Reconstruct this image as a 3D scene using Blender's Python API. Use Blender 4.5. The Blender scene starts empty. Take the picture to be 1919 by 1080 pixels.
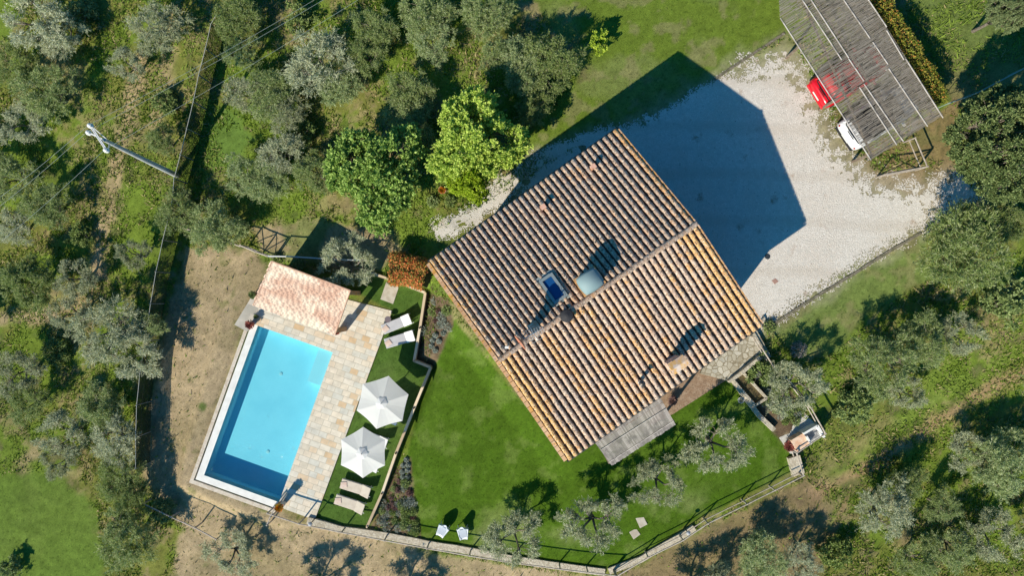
import bpy, math, random
import numpy as np
from mathutils import Vector, Matrix
S = bpy.context.scene
COL = S.collection
rng = np.random.default_rng(7); random.seed(7)

# ------------------------------------------------ camera, sky, sun, exposure
PW, PH, F = 1919.0, 1080.0, 1279.4
CZ = 40.0
PITCH, ROLL = 0.0137, 0.0083
_c, _s, _d, _e = math.cos(PITCH), math.sin(PITCH), math.cos(ROLL), math.sin(ROLL)
ROT = np.array([[1,0,0],[0,_c,-_s],[0,_s,_c]]) @ np.array([[_d,0,_e],[0,1,0],[-_e,0,_d]])
cam_d = bpy.data.cameras.new('camera'); cam = bpy.data.objects.new('camera', cam_d); COL.objects.link(cam)
M4 = Matrix([list(ROT[i]) + [0] for i in range(3)] + [[0,0,0,1]]); M4.translation = (0,0,CZ)
cam.matrix_world = M4
cam_d.sensor_width = 36; cam_d.lens = 36*F/PW; cam_d.clip_end = 2000; cam_d.clip_start = .5
S.camera = cam
SUNV = Vector((0.859, 1.145, -1.0))
w = bpy.data.worlds.new('World'); S.world = w; w.use_nodes = True
nt = w.node_tree; bgn = nt.nodes['Background']
sky = nt.nodes.new('ShaderNodeTexSky'); sky.sky_type = 'NISHITA'; sky.sun_disc = False
sky.sun_elevation = math.radians(34.9); sky.sun_rotation = math.atan2(-.859, -1.145)
tint = nt.nodes.new('ShaderNodeMix'); tint.data_type = 'RGBA'; tint.blend_type = 'MULTIPLY'; tint.inputs[0].default_value = 1
tint.inputs[7].default_value = (.17, .94, 1.45, 1)
nt.links.new(sky.outputs[0], tint.inputs[6]); nt.links.new(tint.outputs[2], bgn.inputs[0]); bgn.inputs[1].default_value = .060
ld = bpy.data.lights.new('sun', 'SUN'); ld.energy = 5.0; ld.angle = math.radians(.5); ld.color = (1, .90, .73)
lo = bpy.data.objects.new('sun', ld); COL.objects.link(lo); lo.rotation_euler = SUNV.to_track_quat('-Z','Y').to_euler()
S.view_settings.view_transform = 'Standard'; S.view_settings.look = 'None'; S.view_settings.exposure = .33; S.view_settings.gamma = 1

# ------------------------------------------------ pixel of the survey photo -> world point
def U(px, py, z):
    v = ROT @ np.array([(px-PW/2)/F, -(py-PH/2)/F, -1.0])
    t = (z-CZ)/v[2]
    return np.array([v[0]*t, v[1]*t, z])
def toPix(x, y, z):
    P = np.stack([x, y, z-CZ], -1) @ ROT
    return PW/2+F*P[...,0]/-P[...,2], PH/2-F*P[...,1]/-P[...,2]
CTRL = [(1100,540,0),(1400,300,0),(1650,250,0),(1850,350,0),(1850,30,.2),(1200,50,0),(900,430,-.2),(700,430,-1.4),(560,450,-2.1),
 (820,720,-1.3),(830,900,-1.4),(830,600,-1.0),(960,900,-1.0),(1100,950,-.6),(1350,850,-.4),(1480,780,-.3),(1500,880,-.8),(1300,1040,-1.2),(1000,1070,-1.8),
 (700,1050,-2.5),(500,1040,-2.6),(350,700,-2.7),(350,1000,-2.9),(200,500,-3.5),(100,700,-4.1),(50,950,-3.8),(50,100,-3.2),(50,400,-4),
 (300,100,-2.4),(330,328,-2.8),(500,200,-1.5),(700,200,-.8),(850,50,-.3),(1600,520,-.1),(1700,700,-1),(1850,600,-.6),(1700,950,-2),(1880,1050,-2.4),(1880,800,-1.6)]
_cp = np.array([U(a,b,c) for a,b,c in CTRL])
def _phi(r): return np.sqrt(r*r+9.0)
_A = _phi(np.linalg.norm(_cp[:,None,:2]-_cp[None,:,:2], axis=2)) + np.eye(len(_cp))*-.6
_N = len(_cp); _B = np.zeros((_N+1,_N+1)); _B[:_N,:_N] = _A; _B[_N,:_N] = 1; _B[:_N,_N] = 1
_wt = np.linalg.solve(_B, np.append(_cp[:,2], 0))
def sdf(px, py, poly):
    """signed distance in photo pixels, negative inside"""
    poly = np.asarray(poly, float); d = np.full(np.shape(px), 1e9); ins = np.zeros(np.shape(px), bool)
    n = len(poly)
    for i in range(n):
        ax, ay = poly[i]; bx, by = poly[(i+1)%n]
        ex, ey = bx-ax, by-ay; t = np.clip(((px-ax)*ex+(py-ay)*ey)/(ex*ex+ey*ey+1e-9), 0, 1)
        d = np.minimum(d, np.hypot(px-ax-t*ex, py-ay-t*ey))
        cond = ((ay > py) != (by > py)) & (px < (bx-ax)*(py-ay)/(by-ay+1e-12)+ax); ins ^= cond
    return np.where(ins, -d, d)
def ldf(px, py, line):
    d = np.full(np.shape(px), 1e9)
    for (ax,ay),(bx,by) in zip(line[:-1], line[1:]):
        ex, ey = bx-ax, by-ay; t = np.clip(((px-ax)*ex+(py-ay)*ey)/(ex*ex+ey*ey), 0, 1)
        d = np.minimum(d, np.hypot(px-ax-t*ex, py-ay-t*ey))
    return d
def sm(t): t = np.clip(t,0,1); return t*t*(3-2*t)
TERR = [(478,492),(600,515),(700,522),(797,550),(777,676),(808,690),(692,985),(500,970),(345,905),(425,600)]
GRAV = [(1000,300),(1100,262),(1190,235),(1270,190),(1335,155),(1400,118),(1465,85),(1500,110),(1540,215),(1590,290),(1650,345),(1740,345),(1790,330),(1840,345),(1835,372),(1745,412),(1700,450),(1600,500),(1540,545),(1440,608),(1400,640),(1250,700),(900,560)]
YARD = [(860,440),(1160,240),(1480,60),(1640,300),(1790,310),(1830,370),(1600,490),(1440,612),(1380,720),(1063,850),(820,500)]
ZT = -2.3
def TZ(x, y):
    x = np.asarray(x,float); y = np.asarray(y,float)
    xc = np.clip(x,-36,36); yc = np.clip(y,-22,22)
    shp = xc.shape; X = xc.ravel(); Y = yc.ravel(); z = np.full(X.shape, _wt[_N])
    for i in range(_N): z += _wt[i]*_phi(np.hypot(X-_cp[i,0], Y-_cp[i,1]))
    z = z.reshape(shp)
    px, py = toPix(xc, yc, z)
    b = 1-sm(sdf(px,py,YARD)/60); z = z*(1-b)
    b = 1-sm(sdf(px,py,TERR)/22); z = z*(1-b)+ZT*b
    return z
def G(px, py, h=0.0):
    z = -1.0+h
    for _ in range(7):
        p = U(px,py,z); z = float(TZ(p[0],p[1]))+h
    return Vector(U(px,py,z))
def B(px, py, h=0.0):
    """ground point under something whose top, h above the ground, shows at px,py"""
    p = G(px,py,h); return Vector((p.x,p.y,p.z-h))

# ------------------------------------------------ numeric noise
def vnoise(x, y, sc, seed=0):
    x = x/sc+seed*17.3; y = y/sc+seed*9.7
    xi = np.floor(x).astype(np.int64); yi = np.floor(y).astype(np.int64); fx = x-xi; fy = y-yi
    fx = fx*fx*(3-2*fx); fy = fy*fy*(3-2*fy)
    def h(a,b):
        n = (a*374761393+b*668265263+seed*1442695041) & 0x7fffffff
        n = ((n^(n>>13))*1274126177) & 0x7fffffff
        return ((n^(n>>16)) & 0xffff)/65535.0
    return (h(xi,yi)*(1-fx)+h(xi+1,yi)*fx)*(1-fy)+(h(xi,yi+1)*(1-fx)+h(xi+1,yi+1)*fx)*fy
def fbm(x, y, sc, seed=0, o=4):
    t = 0; a = 1; n = 0
    for i in range(o): t = t+a*vnoise(x,y,sc/2**i,seed+i*3); n += a; a *= .55
    return t/n

# ------------------------------------------------ materials
MATS = {}
def mat(name, col, rough=.8, var=None, vs=8, bump=0, bs=40, metal=0, island=None, att=None, spec=.3, transl=0, trans=0, alpha=1, objvar=0):
    """procedural principled material. var: [(colour, noise scale, low, high)...]; island: [(pos,colour)...] ramp on random per island"""
    if name in MATS: return MATS[name]
    m = bpy.data.materials.new(name); m.use_nodes = True; t = m.node_tree; N = t.nodes; L = t.links
    bs_ = N['Principled BSDF']; bs_.inputs['Roughness'].default_value = rough; bs_.inputs['Metallic'].default_value = metal
    bs_.inputs['Specular IOR Level'].default_value = spec
    tc = N.new('ShaderNodeTexCoord')
    if att:
        a = N.new('ShaderNodeVertexColor'); a.layer_name = att; cur = a.outputs[0]
    else:
        r = N.new('ShaderNodeRGB'); r.outputs[0].default_value = (*col,1); cur = r.outputs[0]
    if island:
        g = N.new('ShaderNodeNewGeometry'); cr = N.new('ShaderNodeValToRGB'); cr.color_ramp.interpolation = 'LINEAR'
        el = cr.color_ramp.elements
        while len(el) < len(island): el.new(.5)
        for e_, (p_, c_) in zip(el, island): e_.position = p_; e_.color = (*c_,1)
        L.new(g.outputs['Random Per Island'], cr.inputs[0]); cur = cr.outputs[0]
    for v in (var or []):
        c_, sc_, lo_, hi_ = v[:4]
        n = N.new('ShaderNodeTexNoise'); n.inputs['Scale'].default_value = sc_; n.inputs['Detail'].default_value = 5
        L.new(tc.outputs['Object'], n.inputs['Vector'])
        mr = N.new('ShaderNodeMapRange'); mr.inputs[1].default_value = lo_; mr.inputs[2].default_value = hi_
        L.new(n.outputs[0], mr.inputs[0])
        mx = N.new('ShaderNodeMix'); mx.data_type = 'RGBA'; L.new(mr.outputs[0], mx.inputs[0]); L.new(cur, mx.inputs[6])
        if len(v) > 4: mx.blend_type = v[4]
        mx.inputs[7].default_value = (*c_,1); cur = mx.outputs[2]
    if objvar:
        oi = N.new('ShaderNodeObjectInfo'); mr = N.new('ShaderNodeMapRange'); mr.inputs[3].default_value = 1-objvar; mr.inputs[4].default_value = 1+objvar
        L.new(oi.outputs['Random'], mr.inputs[0]); hs = N.new('ShaderNodeHueSaturation'); L.new(mr.outputs[0], hs.inputs['Value']); L.new(cur, hs.inputs['Color'])
        mr2 = N.new('ShaderNodeMapRange'); mr2.inputs[3].default_value = 1+objvar*.8; mr2.inputs[4].default_value = 1-objvar*.8
        L.new(oi.outputs['Random'], mr2.inputs[0]); L.new(mr2.outputs[0], hs.inputs['Saturation']); cur = hs.outputs[0]
    L.new(cur, bs_.inputs['Base Color'])
    if bump:
        n = N.new('ShaderNodeTexNoise'); n.inputs['Scale'].default_value = bs; n.inputs['Detail'].default_value = 6; L.new(tc.outputs['Object'], n.inputs['Vector'])
        b = N.new('ShaderNodeBump'); b.inputs['Strength'].default_value = min(1,bump); b.inputs['Distance'].default_value = .05*max(1,bump); L.new(n.outputs[0], b.inputs['Height']); L.new(b.outputs[0], bs_.inputs['Normal'])
    if transl:
        tr = N.new('ShaderNodeBsdfTranslucent'); L.new(cur, tr.inputs[0]); ms = N.new('ShaderNodeMixShader'); ms.inputs[0].default_value = transl
        L.new(bs_.outputs[0], ms.inputs[1]); L.new(tr.outputs[0], ms.inputs[2]); L.new(ms.outputs[0], N['Material Output'].inputs[0])
    MATS[name] = m; return m

# ------------------------------------------------ mesh builder
class MB:
    def __init__(s): s.v = []; s.f = []; s.n = 0; s.fr = []
    def add(s, vs, fs):
        vs = np.asarray(vs, float).reshape(-1,3); s.v.append(vs); s.fr.append(fs); s.f += [tuple(int(i)+s.n for i in f) for f in fs]; s.n += len(vs); return s
    def each(s, name, m, parent=None, **k):
        for v_,f_ in zip(s.v, s.fr): MB().add(v_, f_).build(name, m, parent, **k)
    def box(s, c, sx, sy, sz, ax=None, ay=None, az=None):
        """box centred at c with half sizes and optional axes"""
        ax = np.array(ax if ax is not None else (1,0,0),float); ay = np.array(ay if ay is not None else (0,1,0),float)
        az = np.array(az,float) if az is not None else np.cross(ax,ay)
        c = np.array(c,float); vs = [c+i*sx*ax+j*sy*ay+k*sz*az for k in (-1,1) for j in (-1,1) for i in (-1,1)]
        return s.add(vs, [(0,2,3,1),(4,5,7,6),(0,1,5,4),(2,6,7,3),(0,4,6,2),(1,3,7,5)])
    def beam(s, a, b, w_, h_, up=(0,0,1)):
        a = np.array(a,float); b = np.array(b,float); d = b-a; l = np.linalg.norm(d); d /= l
        up = np.array(up,float)
        if abs(d@up) > .95: up = np.array((1,0,0.))
        y = np.cross(up,d); y /= np.linalg.norm(y); z = np.cross(d,y)
        return s.box((a+b)/2, l/2, w_/2, h_/2, d, y, z)
    def tube(s, pts, rad, n=8, cap=True):
        pts = [np.array(p,float) for p in pts]
        if not hasattr(rad,'__len__'): rad = [rad]*len(pts)
        vs = []; fs = []; pv = None
        for i,p in enumerate(pts):
            d = pts[min(i+1,len(pts)-1)]-pts[max(i-1,0)]; d = d/(np.linalg.norm(d)+1e-9)
            if pv is None: pv = np.cross(d,(0,0,1)) if abs(d[2]) < .9 else np.cross(d,(1,0,0))
            x = pv-d*(pv@d); x /= np.linalg.norm(x)+1e-9; pv = x; y = np.cross(d,x)
            for k in range(n):
                a = 2*math.pi*k/n; vs.append(p+rad[i]*(x*math.cos(a)+y*math.sin(a)))
        for i in range(len(pts)-1):
            for k in range(n):
                k2 = (k+1)%n; fs.append((i*n+k, i*n+k2, (i+1)*n+k2, (i+1)*n+k))
        if cap: fs.append(tuple(range(n))[::-1]); fs.append(tuple(range((len(pts)-1)*n, len(pts)*n)))
        return s.add(vs, fs)
    def lathe(s, c, prof, n=16):
        c = np.array(c,float); vs = []; fs = []
        for r,z in prof:
            for k in range(n): a = 2*math.pi*k/n; vs.append(c+np.array((r*math.cos(a), r*math.sin(a), z)))
        for i in range(len(prof)-1):
            for k in range(n): k2 = (k+1)%n; fs.append((i*n+k, i*n+k2, (i+1)*n+k2, (i+1)*n+k))
        fs.append(tuple(range(n))[::-1]); fs.append(tuple(range((len(prof)-1)*n, len(prof)*n)))
        return s.add(vs, fs)
    def prism(s, poly, z0, z1):
        """poly: xy (or xyz, then z0,z1 are offsets)"""
        n = len(poly); rel = len(poly[0]) > 2
        ar = sum(poly[i][0]*poly[(i+1)%n][1]-poly[(i+1)%n][0]*poly[i][1] for i in range(n))
        if ar < 0: poly = poly[::-1]
        lo_ = [(p[0],p[1],(p[2] if rel else 0)+z0) for p in poly]; hi = [(p[0],p[1],(p[2] if rel else 0)+z1) for p in poly]
        return s.add(lo_+hi, [tuple(range(n))[::-1], tuple(range(n,2*n))]+[(i,(i+1)%n,n+(i+1)%n,n+i) for i in range(n)])
    def build(s, name, m, parent=None, smooth=False, bevel=0, origin=None):
        me = bpy.data.meshes.new(name); V = np.concatenate(s.v)
        o = bpy.data.objects.new(name, me); COL.objects.link(o)
        if parent is not None:
            o.parent = parent; V = V-np.array(wl(parent))
            if parent.get('_rz') is not None:
                pass
        elif origin is not None:
            V = V-np.array(origin); o.location = origin
        me.from_pydata(V.tolist(), [], s.f)
        me.materials.append(m)
        if smooth: me.shade_smooth()
        if bevel:
            b = o.modifiers.new('bevel','BEVEL'); b.width = bevel; b.segments = 2; b.limit_method = 'ANGLE'
        return o
def wl(o):
    p = Vector(o.location); q = o.parent
    while q is not None: p = p+Vector(q.location); q = q.parent
    return p
def fastmesh(name, V, quads, m, parent=None, cols=None, smooth=False, k=4):
    me = bpy.data.meshes.new(name); V = np.asarray(V,np.float32)
    if parent is not None: V = V-np.array(wl(parent),np.float32)
    me.vertices.add(len(V)); me.vertices.foreach_set('co', V.ravel())
    Q = np.asarray(quads,np.int32).reshape(-1,k); me.loops.add(Q.size); me.loops.foreach_set('vertex_index', Q.ravel())
    me.polygons.add(len(Q)); me.polygons.foreach_set('loop_start', np.arange(len(Q),dtype=np.int32)*k)
    me.update(calc_edges=True)
    if cols is not None:
        a = me.color_attributes.new('Col','FLOAT_COLOR','POINT'); a.data.foreach_set('color', np.concatenate([cols,np.ones((len(cols),1))],1).astype(np.float32).ravel())
    me.materials.append(m)
    if smooth: me.shade_smooth()
    o = bpy.data.objects.new(name, me); COL.objects.link(o)
    if parent is not None: o.parent = parent
    return o
def tag(o, label=None, cat=None, group=None, kind=None):
    if label: o['label'] = label
    if cat: o['category'] = cat
    if group: o['group'] = group
    if kind: o['kind'] = kind
    return o
def thing(name, loc, label, cat, group=None):
    o = bpy.data.objects.new(name, None); COL.objects.link(o); o.location = loc; o.empty_display_size = .3
    return tag(o, label, cat, group)
def copy_tree(o, parent=None):
    c = o.copy(); COL.objects.link(c); c.parent = parent
    for ch in list(o.children): copy_tree(ch, c)
    return c

# ================================================================ GROUND
def axis(lo_, hi_, st):
    a = list(np.arange(lo_, hi_+1e-6, st)); d = st*2
    left = []; x = lo_
    while x > -420: x -= d; d *= 1.35; left.append(x)
    right = []; x = hi_; d = st*2
    while x < 420: x += d; d *= 1.35; right.append(x)
    return np.array(left[::-1]+a+right)
gx = axis(-35,35,.125); gy = axis(-20.5,20.5,.125)
X, Y = np.meshgrid(gx, gy); Z = TZ(X,Y)
PX, PY = toPix(np.clip(X,-36,36), np.clip(Y,-22,22), Z)
POOL = [(486,612),(628,662),(519,941),(380,890)]
n1 = fbm(X,Y,3.0,1); n2 = fbm(X,Y,.9,5); n3 = fbm(X,Y,6,9); n4 = fbm(X,Y,.35,13,3)
rough_z = (fbm(X,Y,.8,21,4)-.5)
LAWN = [(838,585),(1063,850),(1140,800),(1260,770),(1350,715),(1368,712),(1455,805),(1485,850),(1492,882),(1285,985),(1200,1045),(1133,1068),(960,1045),(880,1030),(785,1010),(775,900),(765,850),(782,760)]
POOLG = [(660,545),(700,520),(800,548),(778,676),(808,690),(692,992),(588,975),(735,583)]
TOPL = [(960,330),(985,250),(1040,200),(1100,130),(1000,0),(940,-60),(1520,-60),(1480,60),(1340,150),(1190,240),(1000,300)]
RIGL = [(1445,610),(1560,545),(1730,440),(1760,520),(1640,580),(1570,660),(1500,680)]
DIRT = [(455,458),(505,495),(470,590),(360,900),(520,965),(880,1050),(1150,1090),(1150,1130),(310,1130),(350,990),(265,900),(290,700),(330,520),(350,465)]
DIRT2 = [(470,425),(600,415),(720,430),(760,470),(700,520),(600,500),(505,480)]
BOTR = [(1150,1090),(1290,1005),(1510,900),(1560,950),(1540,1080),(1400,1130)]
BEDS = [[(800,548),(842,560),(850,610),(812,692),(775,676)],[(768,860),(778,950),(790,1012),(696,990),(740,880)],[(1375,700),(1425,650),(1530,800),(1480,850),(1440,800)]]
wild = np.array((.19,.205,.05)); lush = np.array((.15,.235,.03)); dry = np.array((.36,.29,.16)); dirtc = np.array((.43,.335,.215)); dark = np.array((.075,.095,.035))
C = np.zeros(X.shape+(3,))+wild
def mix(c, w_):
    global C
    w_ = np.clip(w_,0,1)[...,None]; C = C*(1-w_)+np.asarray(c)*w_
mix(lush, sm((n1-.38)*6)*.8)
mix(dry, sm((n2*.6+n3*.4-.57)*9)*.65)
mix(dark, sm((n2-.56)*8)*.5)
mix((.33,.25,.15), sm((vnoise(X,Y,1.7,31)*.5+n4*.5-.55)*8)*.55)
def soft(d, wd, nz=14): return sm(.5-(d+(n2-.5)*nz*3)/wd)
# dry strips between the olive rows on the left, path to the right
for line, wd, c in (([(265,110),(235,250),(212,350),(200,430),(170,560),(60,600)],19,(.44,.33,.2)),([(330,20),(310,150),(290,240)],19,dry),([(400,30),(370,150)],14,(.26,.24,.09)),([(190,420),(185,520)],12,dirtc),
    ([(-20,600),(90,590),(140,640)],16,dirtc),([(80,830),(40,870),(60,930)],16,dry),([(1530,920),(1640,870),(1740,800),(1850,730),(1940,690)],19,(.40,.27,.165)),
    ([(1560,1000),(1600,900),(1740,990)],9,(.28,.2,.12)),([(1540,880),(1600,840),(1660,790)],26,(.27,.25,.1))):
    mix(c, sm(1.15-(ldf(PX,PY,line)+(n2-.5)*36)/wd)*.85)
mix((.24,.32,.07), soft(ldf(PX,PY,[(1560,900),(1700,780),(1800,720),(1940,640)]),40)*.75); mix((.20,.28,.06), soft(ldf(PX,PY,[(1540,820),(1640,760),(1760,690)]),30)*.6)
OPENG=[(-80,900),(60,885),(130,900),(180,960),(205,1140),(-80,1140)]; mix((.13,.205,.035), soft(sdf(PX,PY,OPENG),20)*.95)
mix((.13,.25,.025), soft(ldf(PX,PY,[(200,60),(170,150),(150,230)]),30)*.9)
mix((.12,.20,.04), soft(sdf(PX,PY,[(370,190),(430,200),(480,260),(430,320),(350,320),(380,260)]),16))
# mown grass
g = soft(sdf(PX,PY,TOPL),10); mix(np.array((.14,.205,.028)), g); mix((.21,.25,.085), g*sm((n1-.5)*5)*.6); mix((.28,.25,.13), g*sm((n2-.58)*9)*.5)
g = soft(sdf(PX,PY,[(1690,-60),(1960,-60),(1960,200),(1790,200),(1770,150)]),10); mix((.15,.20,.055), g); mix((.26,.2,.11), g*sm((PY-60+(n2-.5)*80)/120)*.6)
g = soft(sdf(PX,PY,RIGL),10); mix((.165,.225,.06), g); mix((.29,.26,.13), g*sm((n2-.58)*8)*.5)
g = soft(sdf(PX,PY,DIRT),16); mix(dirtc, g); mix((.26,.215,.115), g*sm((n1-.45)*5)*.55); mix((.14,.17,.045), g*sm((n2-.68)*12)*.5)
g = soft(sdf(PX,PY,DIRT2),16); mix((.36,.28,.18), g*.9); mix((.16,.20,.06), g*sm((n1-.47)*8)*.8)
mix((.09,.16,.03), sm(1.2-(np.hypot(PX-380,PY-763)+(n4-.5)*14)/10)*.85)
g = soft(sdf(PX,PY,BOTR),20); mix((.25,.18,.11), g*.8)
g = soft(sdf(PX,PY,LAWN),5,2); mix(np.array((.066,.130,.010)), g); mix((.092,.165,.018), g*sm((n2*.5+n1*.5-.44)*5)*.7); mix((.15,.21,.05), g*sm((n2-.56)*8)*.45)
mix((.2,.23,.09), g*sm(1-np.abs(PY-1000+(PX-900)*.1)/60)*sm((n1-.4)*5)*.6)
g = soft(sdf(PX,PY,POOLG),5,2); mix((.08,.15,.028), g); mix((.11,.17,.045), g*sm((n1-.45)*6)*.6)
for b_ in BEDS: g = soft(sdf(PX,PY,b_),6,3); mix((.15,.105,.07), g); mix((.22,.18,.12), g*sm((n4-.55)*6)*.6)
g = soft(sdf(PX,PY,[(1610,290),(1790,190),(1800,400),(1640,340)]),16); mix((.27,.185,.10), g*.8); mix((.16,.17,.06), g*sm((n2-.5)*7)*.6)
g = np.clip(sm(.5-(sdf(PX,PY,GRAV)-8+(n2-.5)*50)/60),0,1); mix((.44,.385,.29), g*.75)
C *= (.86+.28*n4)[...,None]; C *= (1+.20*(rng.uniform(-1,1,X.shape)*.5+(vnoise(X,Y,.22,91)-.5)*1.4))[...,None]
out_ = sm(np.maximum((np.abs(X)-33.5)/1.4,(np.abs(Y)-19)/1.4))[...,None]; C = C*(1-out_)+np.array((.16,.20,.06))*out_
ps = sdf(PX,PY,POOL)
Z = Z + rough_z*np.where(soft(sdf(PX,PY,YARD),10)+soft(sdf(PX,PY,LAWN),10)+soft(sdf(PX,PY,TERR),20)+soft(sdf(PX,PY,TOPL),20) > .02, 0, .12)
Z = np.where(ps < 10, -4.6, Z)
Z = np.where((sdf(PX,PY,[(465,556),(750,590),(595,990),(350,905)]) < -2) & (ps >= 10), Z-.05, Z)
ny, nx = X.shape; idx = np.arange(nx*ny).reshape(ny,nx)
Q = np.stack([idx[:-1,:-1],idx[:-1,1:],idx[1:,1:],idx[1:,:-1]],-1).reshape(-1,4)
mg = mat('ground_mix', (0,0,0), .95, att='Col', spec=.08, bump=.8, bs=34,
    var=[((.62,.66,.6),7,.44,.32,'MULTIPLY'),((1.4,1.36,1.25),17,.55,.68,'MULTIPLY'),((.66,.68,.6),52,.52,.38,'MULTIPLY')])
ground = tag(fastmesh('ground', np.stack([X,Y,Z],-1).reshape(-1,3), Q, mg, cols=C.reshape(-1,3), smooth=True), kind='structure')

# gravel yard: ragged edged sheet a little above the ground
def cellsheet(name, box, st, fn, off, m, kind='structure'):
    x0,x1,y0,y1 = box; ax = np.arange(x0,x1,st); ay = np.arange(y0,y1,st); XX,YY = np.meshgrid(ax,ay)
    ZZ = TZ(XX,YY); px,py = toPix(XX,YY,ZZ); keep = fn(px,py,XX,YY)
    ZZ = ZZ+off; nyy,nxx = XX.shape; ii = np.arange(nxx*nyy).reshape(nyy,nxx)
    q = np.stack([ii[:-1,:-1],ii[:-1,1:],ii[1:,1:],ii[1:,:-1]],-1)[keep[:-1,:-1]]
    used = np.unique(q); mp = np.zeros(nxx*nyy,int); mp[used] = np.arange(len(used))
    V = np.stack([XX,YY,ZZ],-1).reshape(-1,3)[used]
    return tag(fastmesh(name, V, mp[q], m), kind=kind)
GPATH = [(825,432),(890,400),(950,345),(1010,305),(1100,270),(1190,250)]
def fgrav(px,py,x,y):
    n = fbm(x,y,1.6,41,5)-.5; nn = fbm(x,y,.34,43,4)-.5
    d = sdf(px,py,GRAV)
    band = np.clip((ldf(px,py,[(1440,600),(1540,540),(1640,480),(1740,418)])),0,60); band2 = ldf(px,py,[(1400,110),(1500,130),(1560,260),(1640,330),(1740,350)])
    a = d + n*26 + nn*30*np.clip(1-band/55,0,1) + nn*45*np.clip(1-band2/45,0,1)
    b = np.abs(ldf(px,py,GPATH))-18+n*30+nn*26
    a = a + 90*np.clip(1-band2/60,0,1)*np.clip(nn*5+.15,0,1)
    thin = np.clip(1-ldf(px,py,[(1000,290),(1100,275),(1230,215)])/30,0,1)
    dd_ = np.minimum(a+thin*(8+nn*80),b); rj = np.random.default_rng(8).uniform(-1,1,px.shape)
    return dd_ + 1.0*rj*(9+14*np.clip(1-band/55,0,1)+34*np.clip(1-band2/60,0,1)) < 0
mgr = mat('gravel', (.74,.70,.64), .95, spec=.1, bump=1.0, bs=30, var=[((.68,.61,.53),.30,.44,.62),((.64,.59,.53),28,.56,.42),((.42,.31,.23),1.1,.62,.74),((.86,.83,.78),20,.56,.66),((.64,.60,.54),3.5,.5,.65),((.22,.18,.13),11,.66,.72)])
_lk = MATS['gravel']
_n = _lk.node_tree.nodes; _l = _lk.node_tree.links; _w = _n.new('ShaderNodeTexWave'); _w.wave_type = 'RINGS'; _w.inputs['Scale'].default_value = .11; _w.inputs['Distortion'].default_value = 2.2; _w.inputs['Detail'].default_value = 3; _w.inputs['Detail Scale'].default_value = .6
_t = _n.new('ShaderNodeTexCoord'); _l.new(_t.outputs['Object'], _w.inputs['Vector']); _m = _n.new('ShaderNodeMapRange'); _m.inputs[1].default_value = .80; _m.inputs[2].default_value = 1.0; _m.inputs[4].default_value = .30; _l.new(_w.outputs['Fac'], _m.inputs[0])
_x = _n.new('ShaderNodeMix'); _x.data_type = 'RGBA'; _src = _n['Principled BSDF'].inputs['Base Color'].links[0].from_socket; _l.new(_m.outputs[0], _x.inputs[0]); _l.new(_src, _x.inputs[6]); _x.inputs[7].default_value = (.52,.45,.37,1); _l.new(_x.outputs[2], _n['Principled BSDF'].inputs['Base Color'])
cellsheet('gravel_yard', (-6,27.5,-6,14.5), .05, fgrav, .018, mgr)
# kerbs either side of the yard
def strip(pts, wd, h, base=-.1, mb=None):
    mb = mb or MB(); P = [np.array(p,float) for p in pts]; vs = []; fs = []
    for i,p in enumerate(P):
        d = P[min(i+1,len(P)-1)]-P[max(i-1,0)]; d = d[:2]/np.linalg.norm(d[:2]); nrm = np.array([-d[1],d[0],0])
        for sgn,zz in ((1,base),(1,h),(-1,h),(-1,base)): vs.append(p+nrm*sgn*wd/2+np.array([0,0,zz]))
    for i in range(len(P)-1):
        for k in range(4): k2 = (k+1)%4; fs.append((i*4+k,i*4+k2,(i+1)*4+k2,(i+1)*4+k))
    fs += [(0,1,2,3)[::-1], tuple((len(P)-1)*4+k for k in range(4))]
    return mb.add(vs,fs)
def dense(px, step=18):
    out = []
    for (a,b),(c,d) in zip(px[:-1],px[1:]):
        n = max(1,int(math.hypot(c-a,d-b)/step))
        for i in range(n): t = i/n; out.append((a+(c-a)*t+random.uniform(-.5,.5),b+(d-b)*t+random.uniform(-.5,.5)))
    return out+[px[-1]]
mk = mat('kerb_stone', (.20,.175,.13), .9, var=[((.12,.115,.07),5,.4,.6),((.36,.33,.28),9,.58,.7)], bump=.6)
tag(strip([G(*p) for p in dense([(1448,609),(1500,575),(1540,550),(1600,513),(1660,475),(1725,437)])], .16,.07).build('kerb_edge', mk), 'low grey stone kerb between the gravel yard and the sloping grass strip', 'kerb')
tag(strip([G(*p) for p in dense([(1338,150),(1370,128),(1400,108),(1440,82),(1470,62)])], .15,.05).build('kerb_edge', mk), 'low stone kerb between the gravel yard and the upper lawn by the carport', 'kerb')
def patch(name, px, off, m, kind='structure', label=None, cat=None, thick=.05, group=None, flat=True, bevel=0):
    pts = [G(*p) for p in px]; z = sum(p.z for p in pts)/len(pts) if flat else 0
    mb = MB().prism([(p.x,p.y,z if flat else p.z) for p in pts], off-thick, off)
    o = mb.build(name, m, bevel=bevel); return tag(o, label, cat, group, kind)

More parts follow.
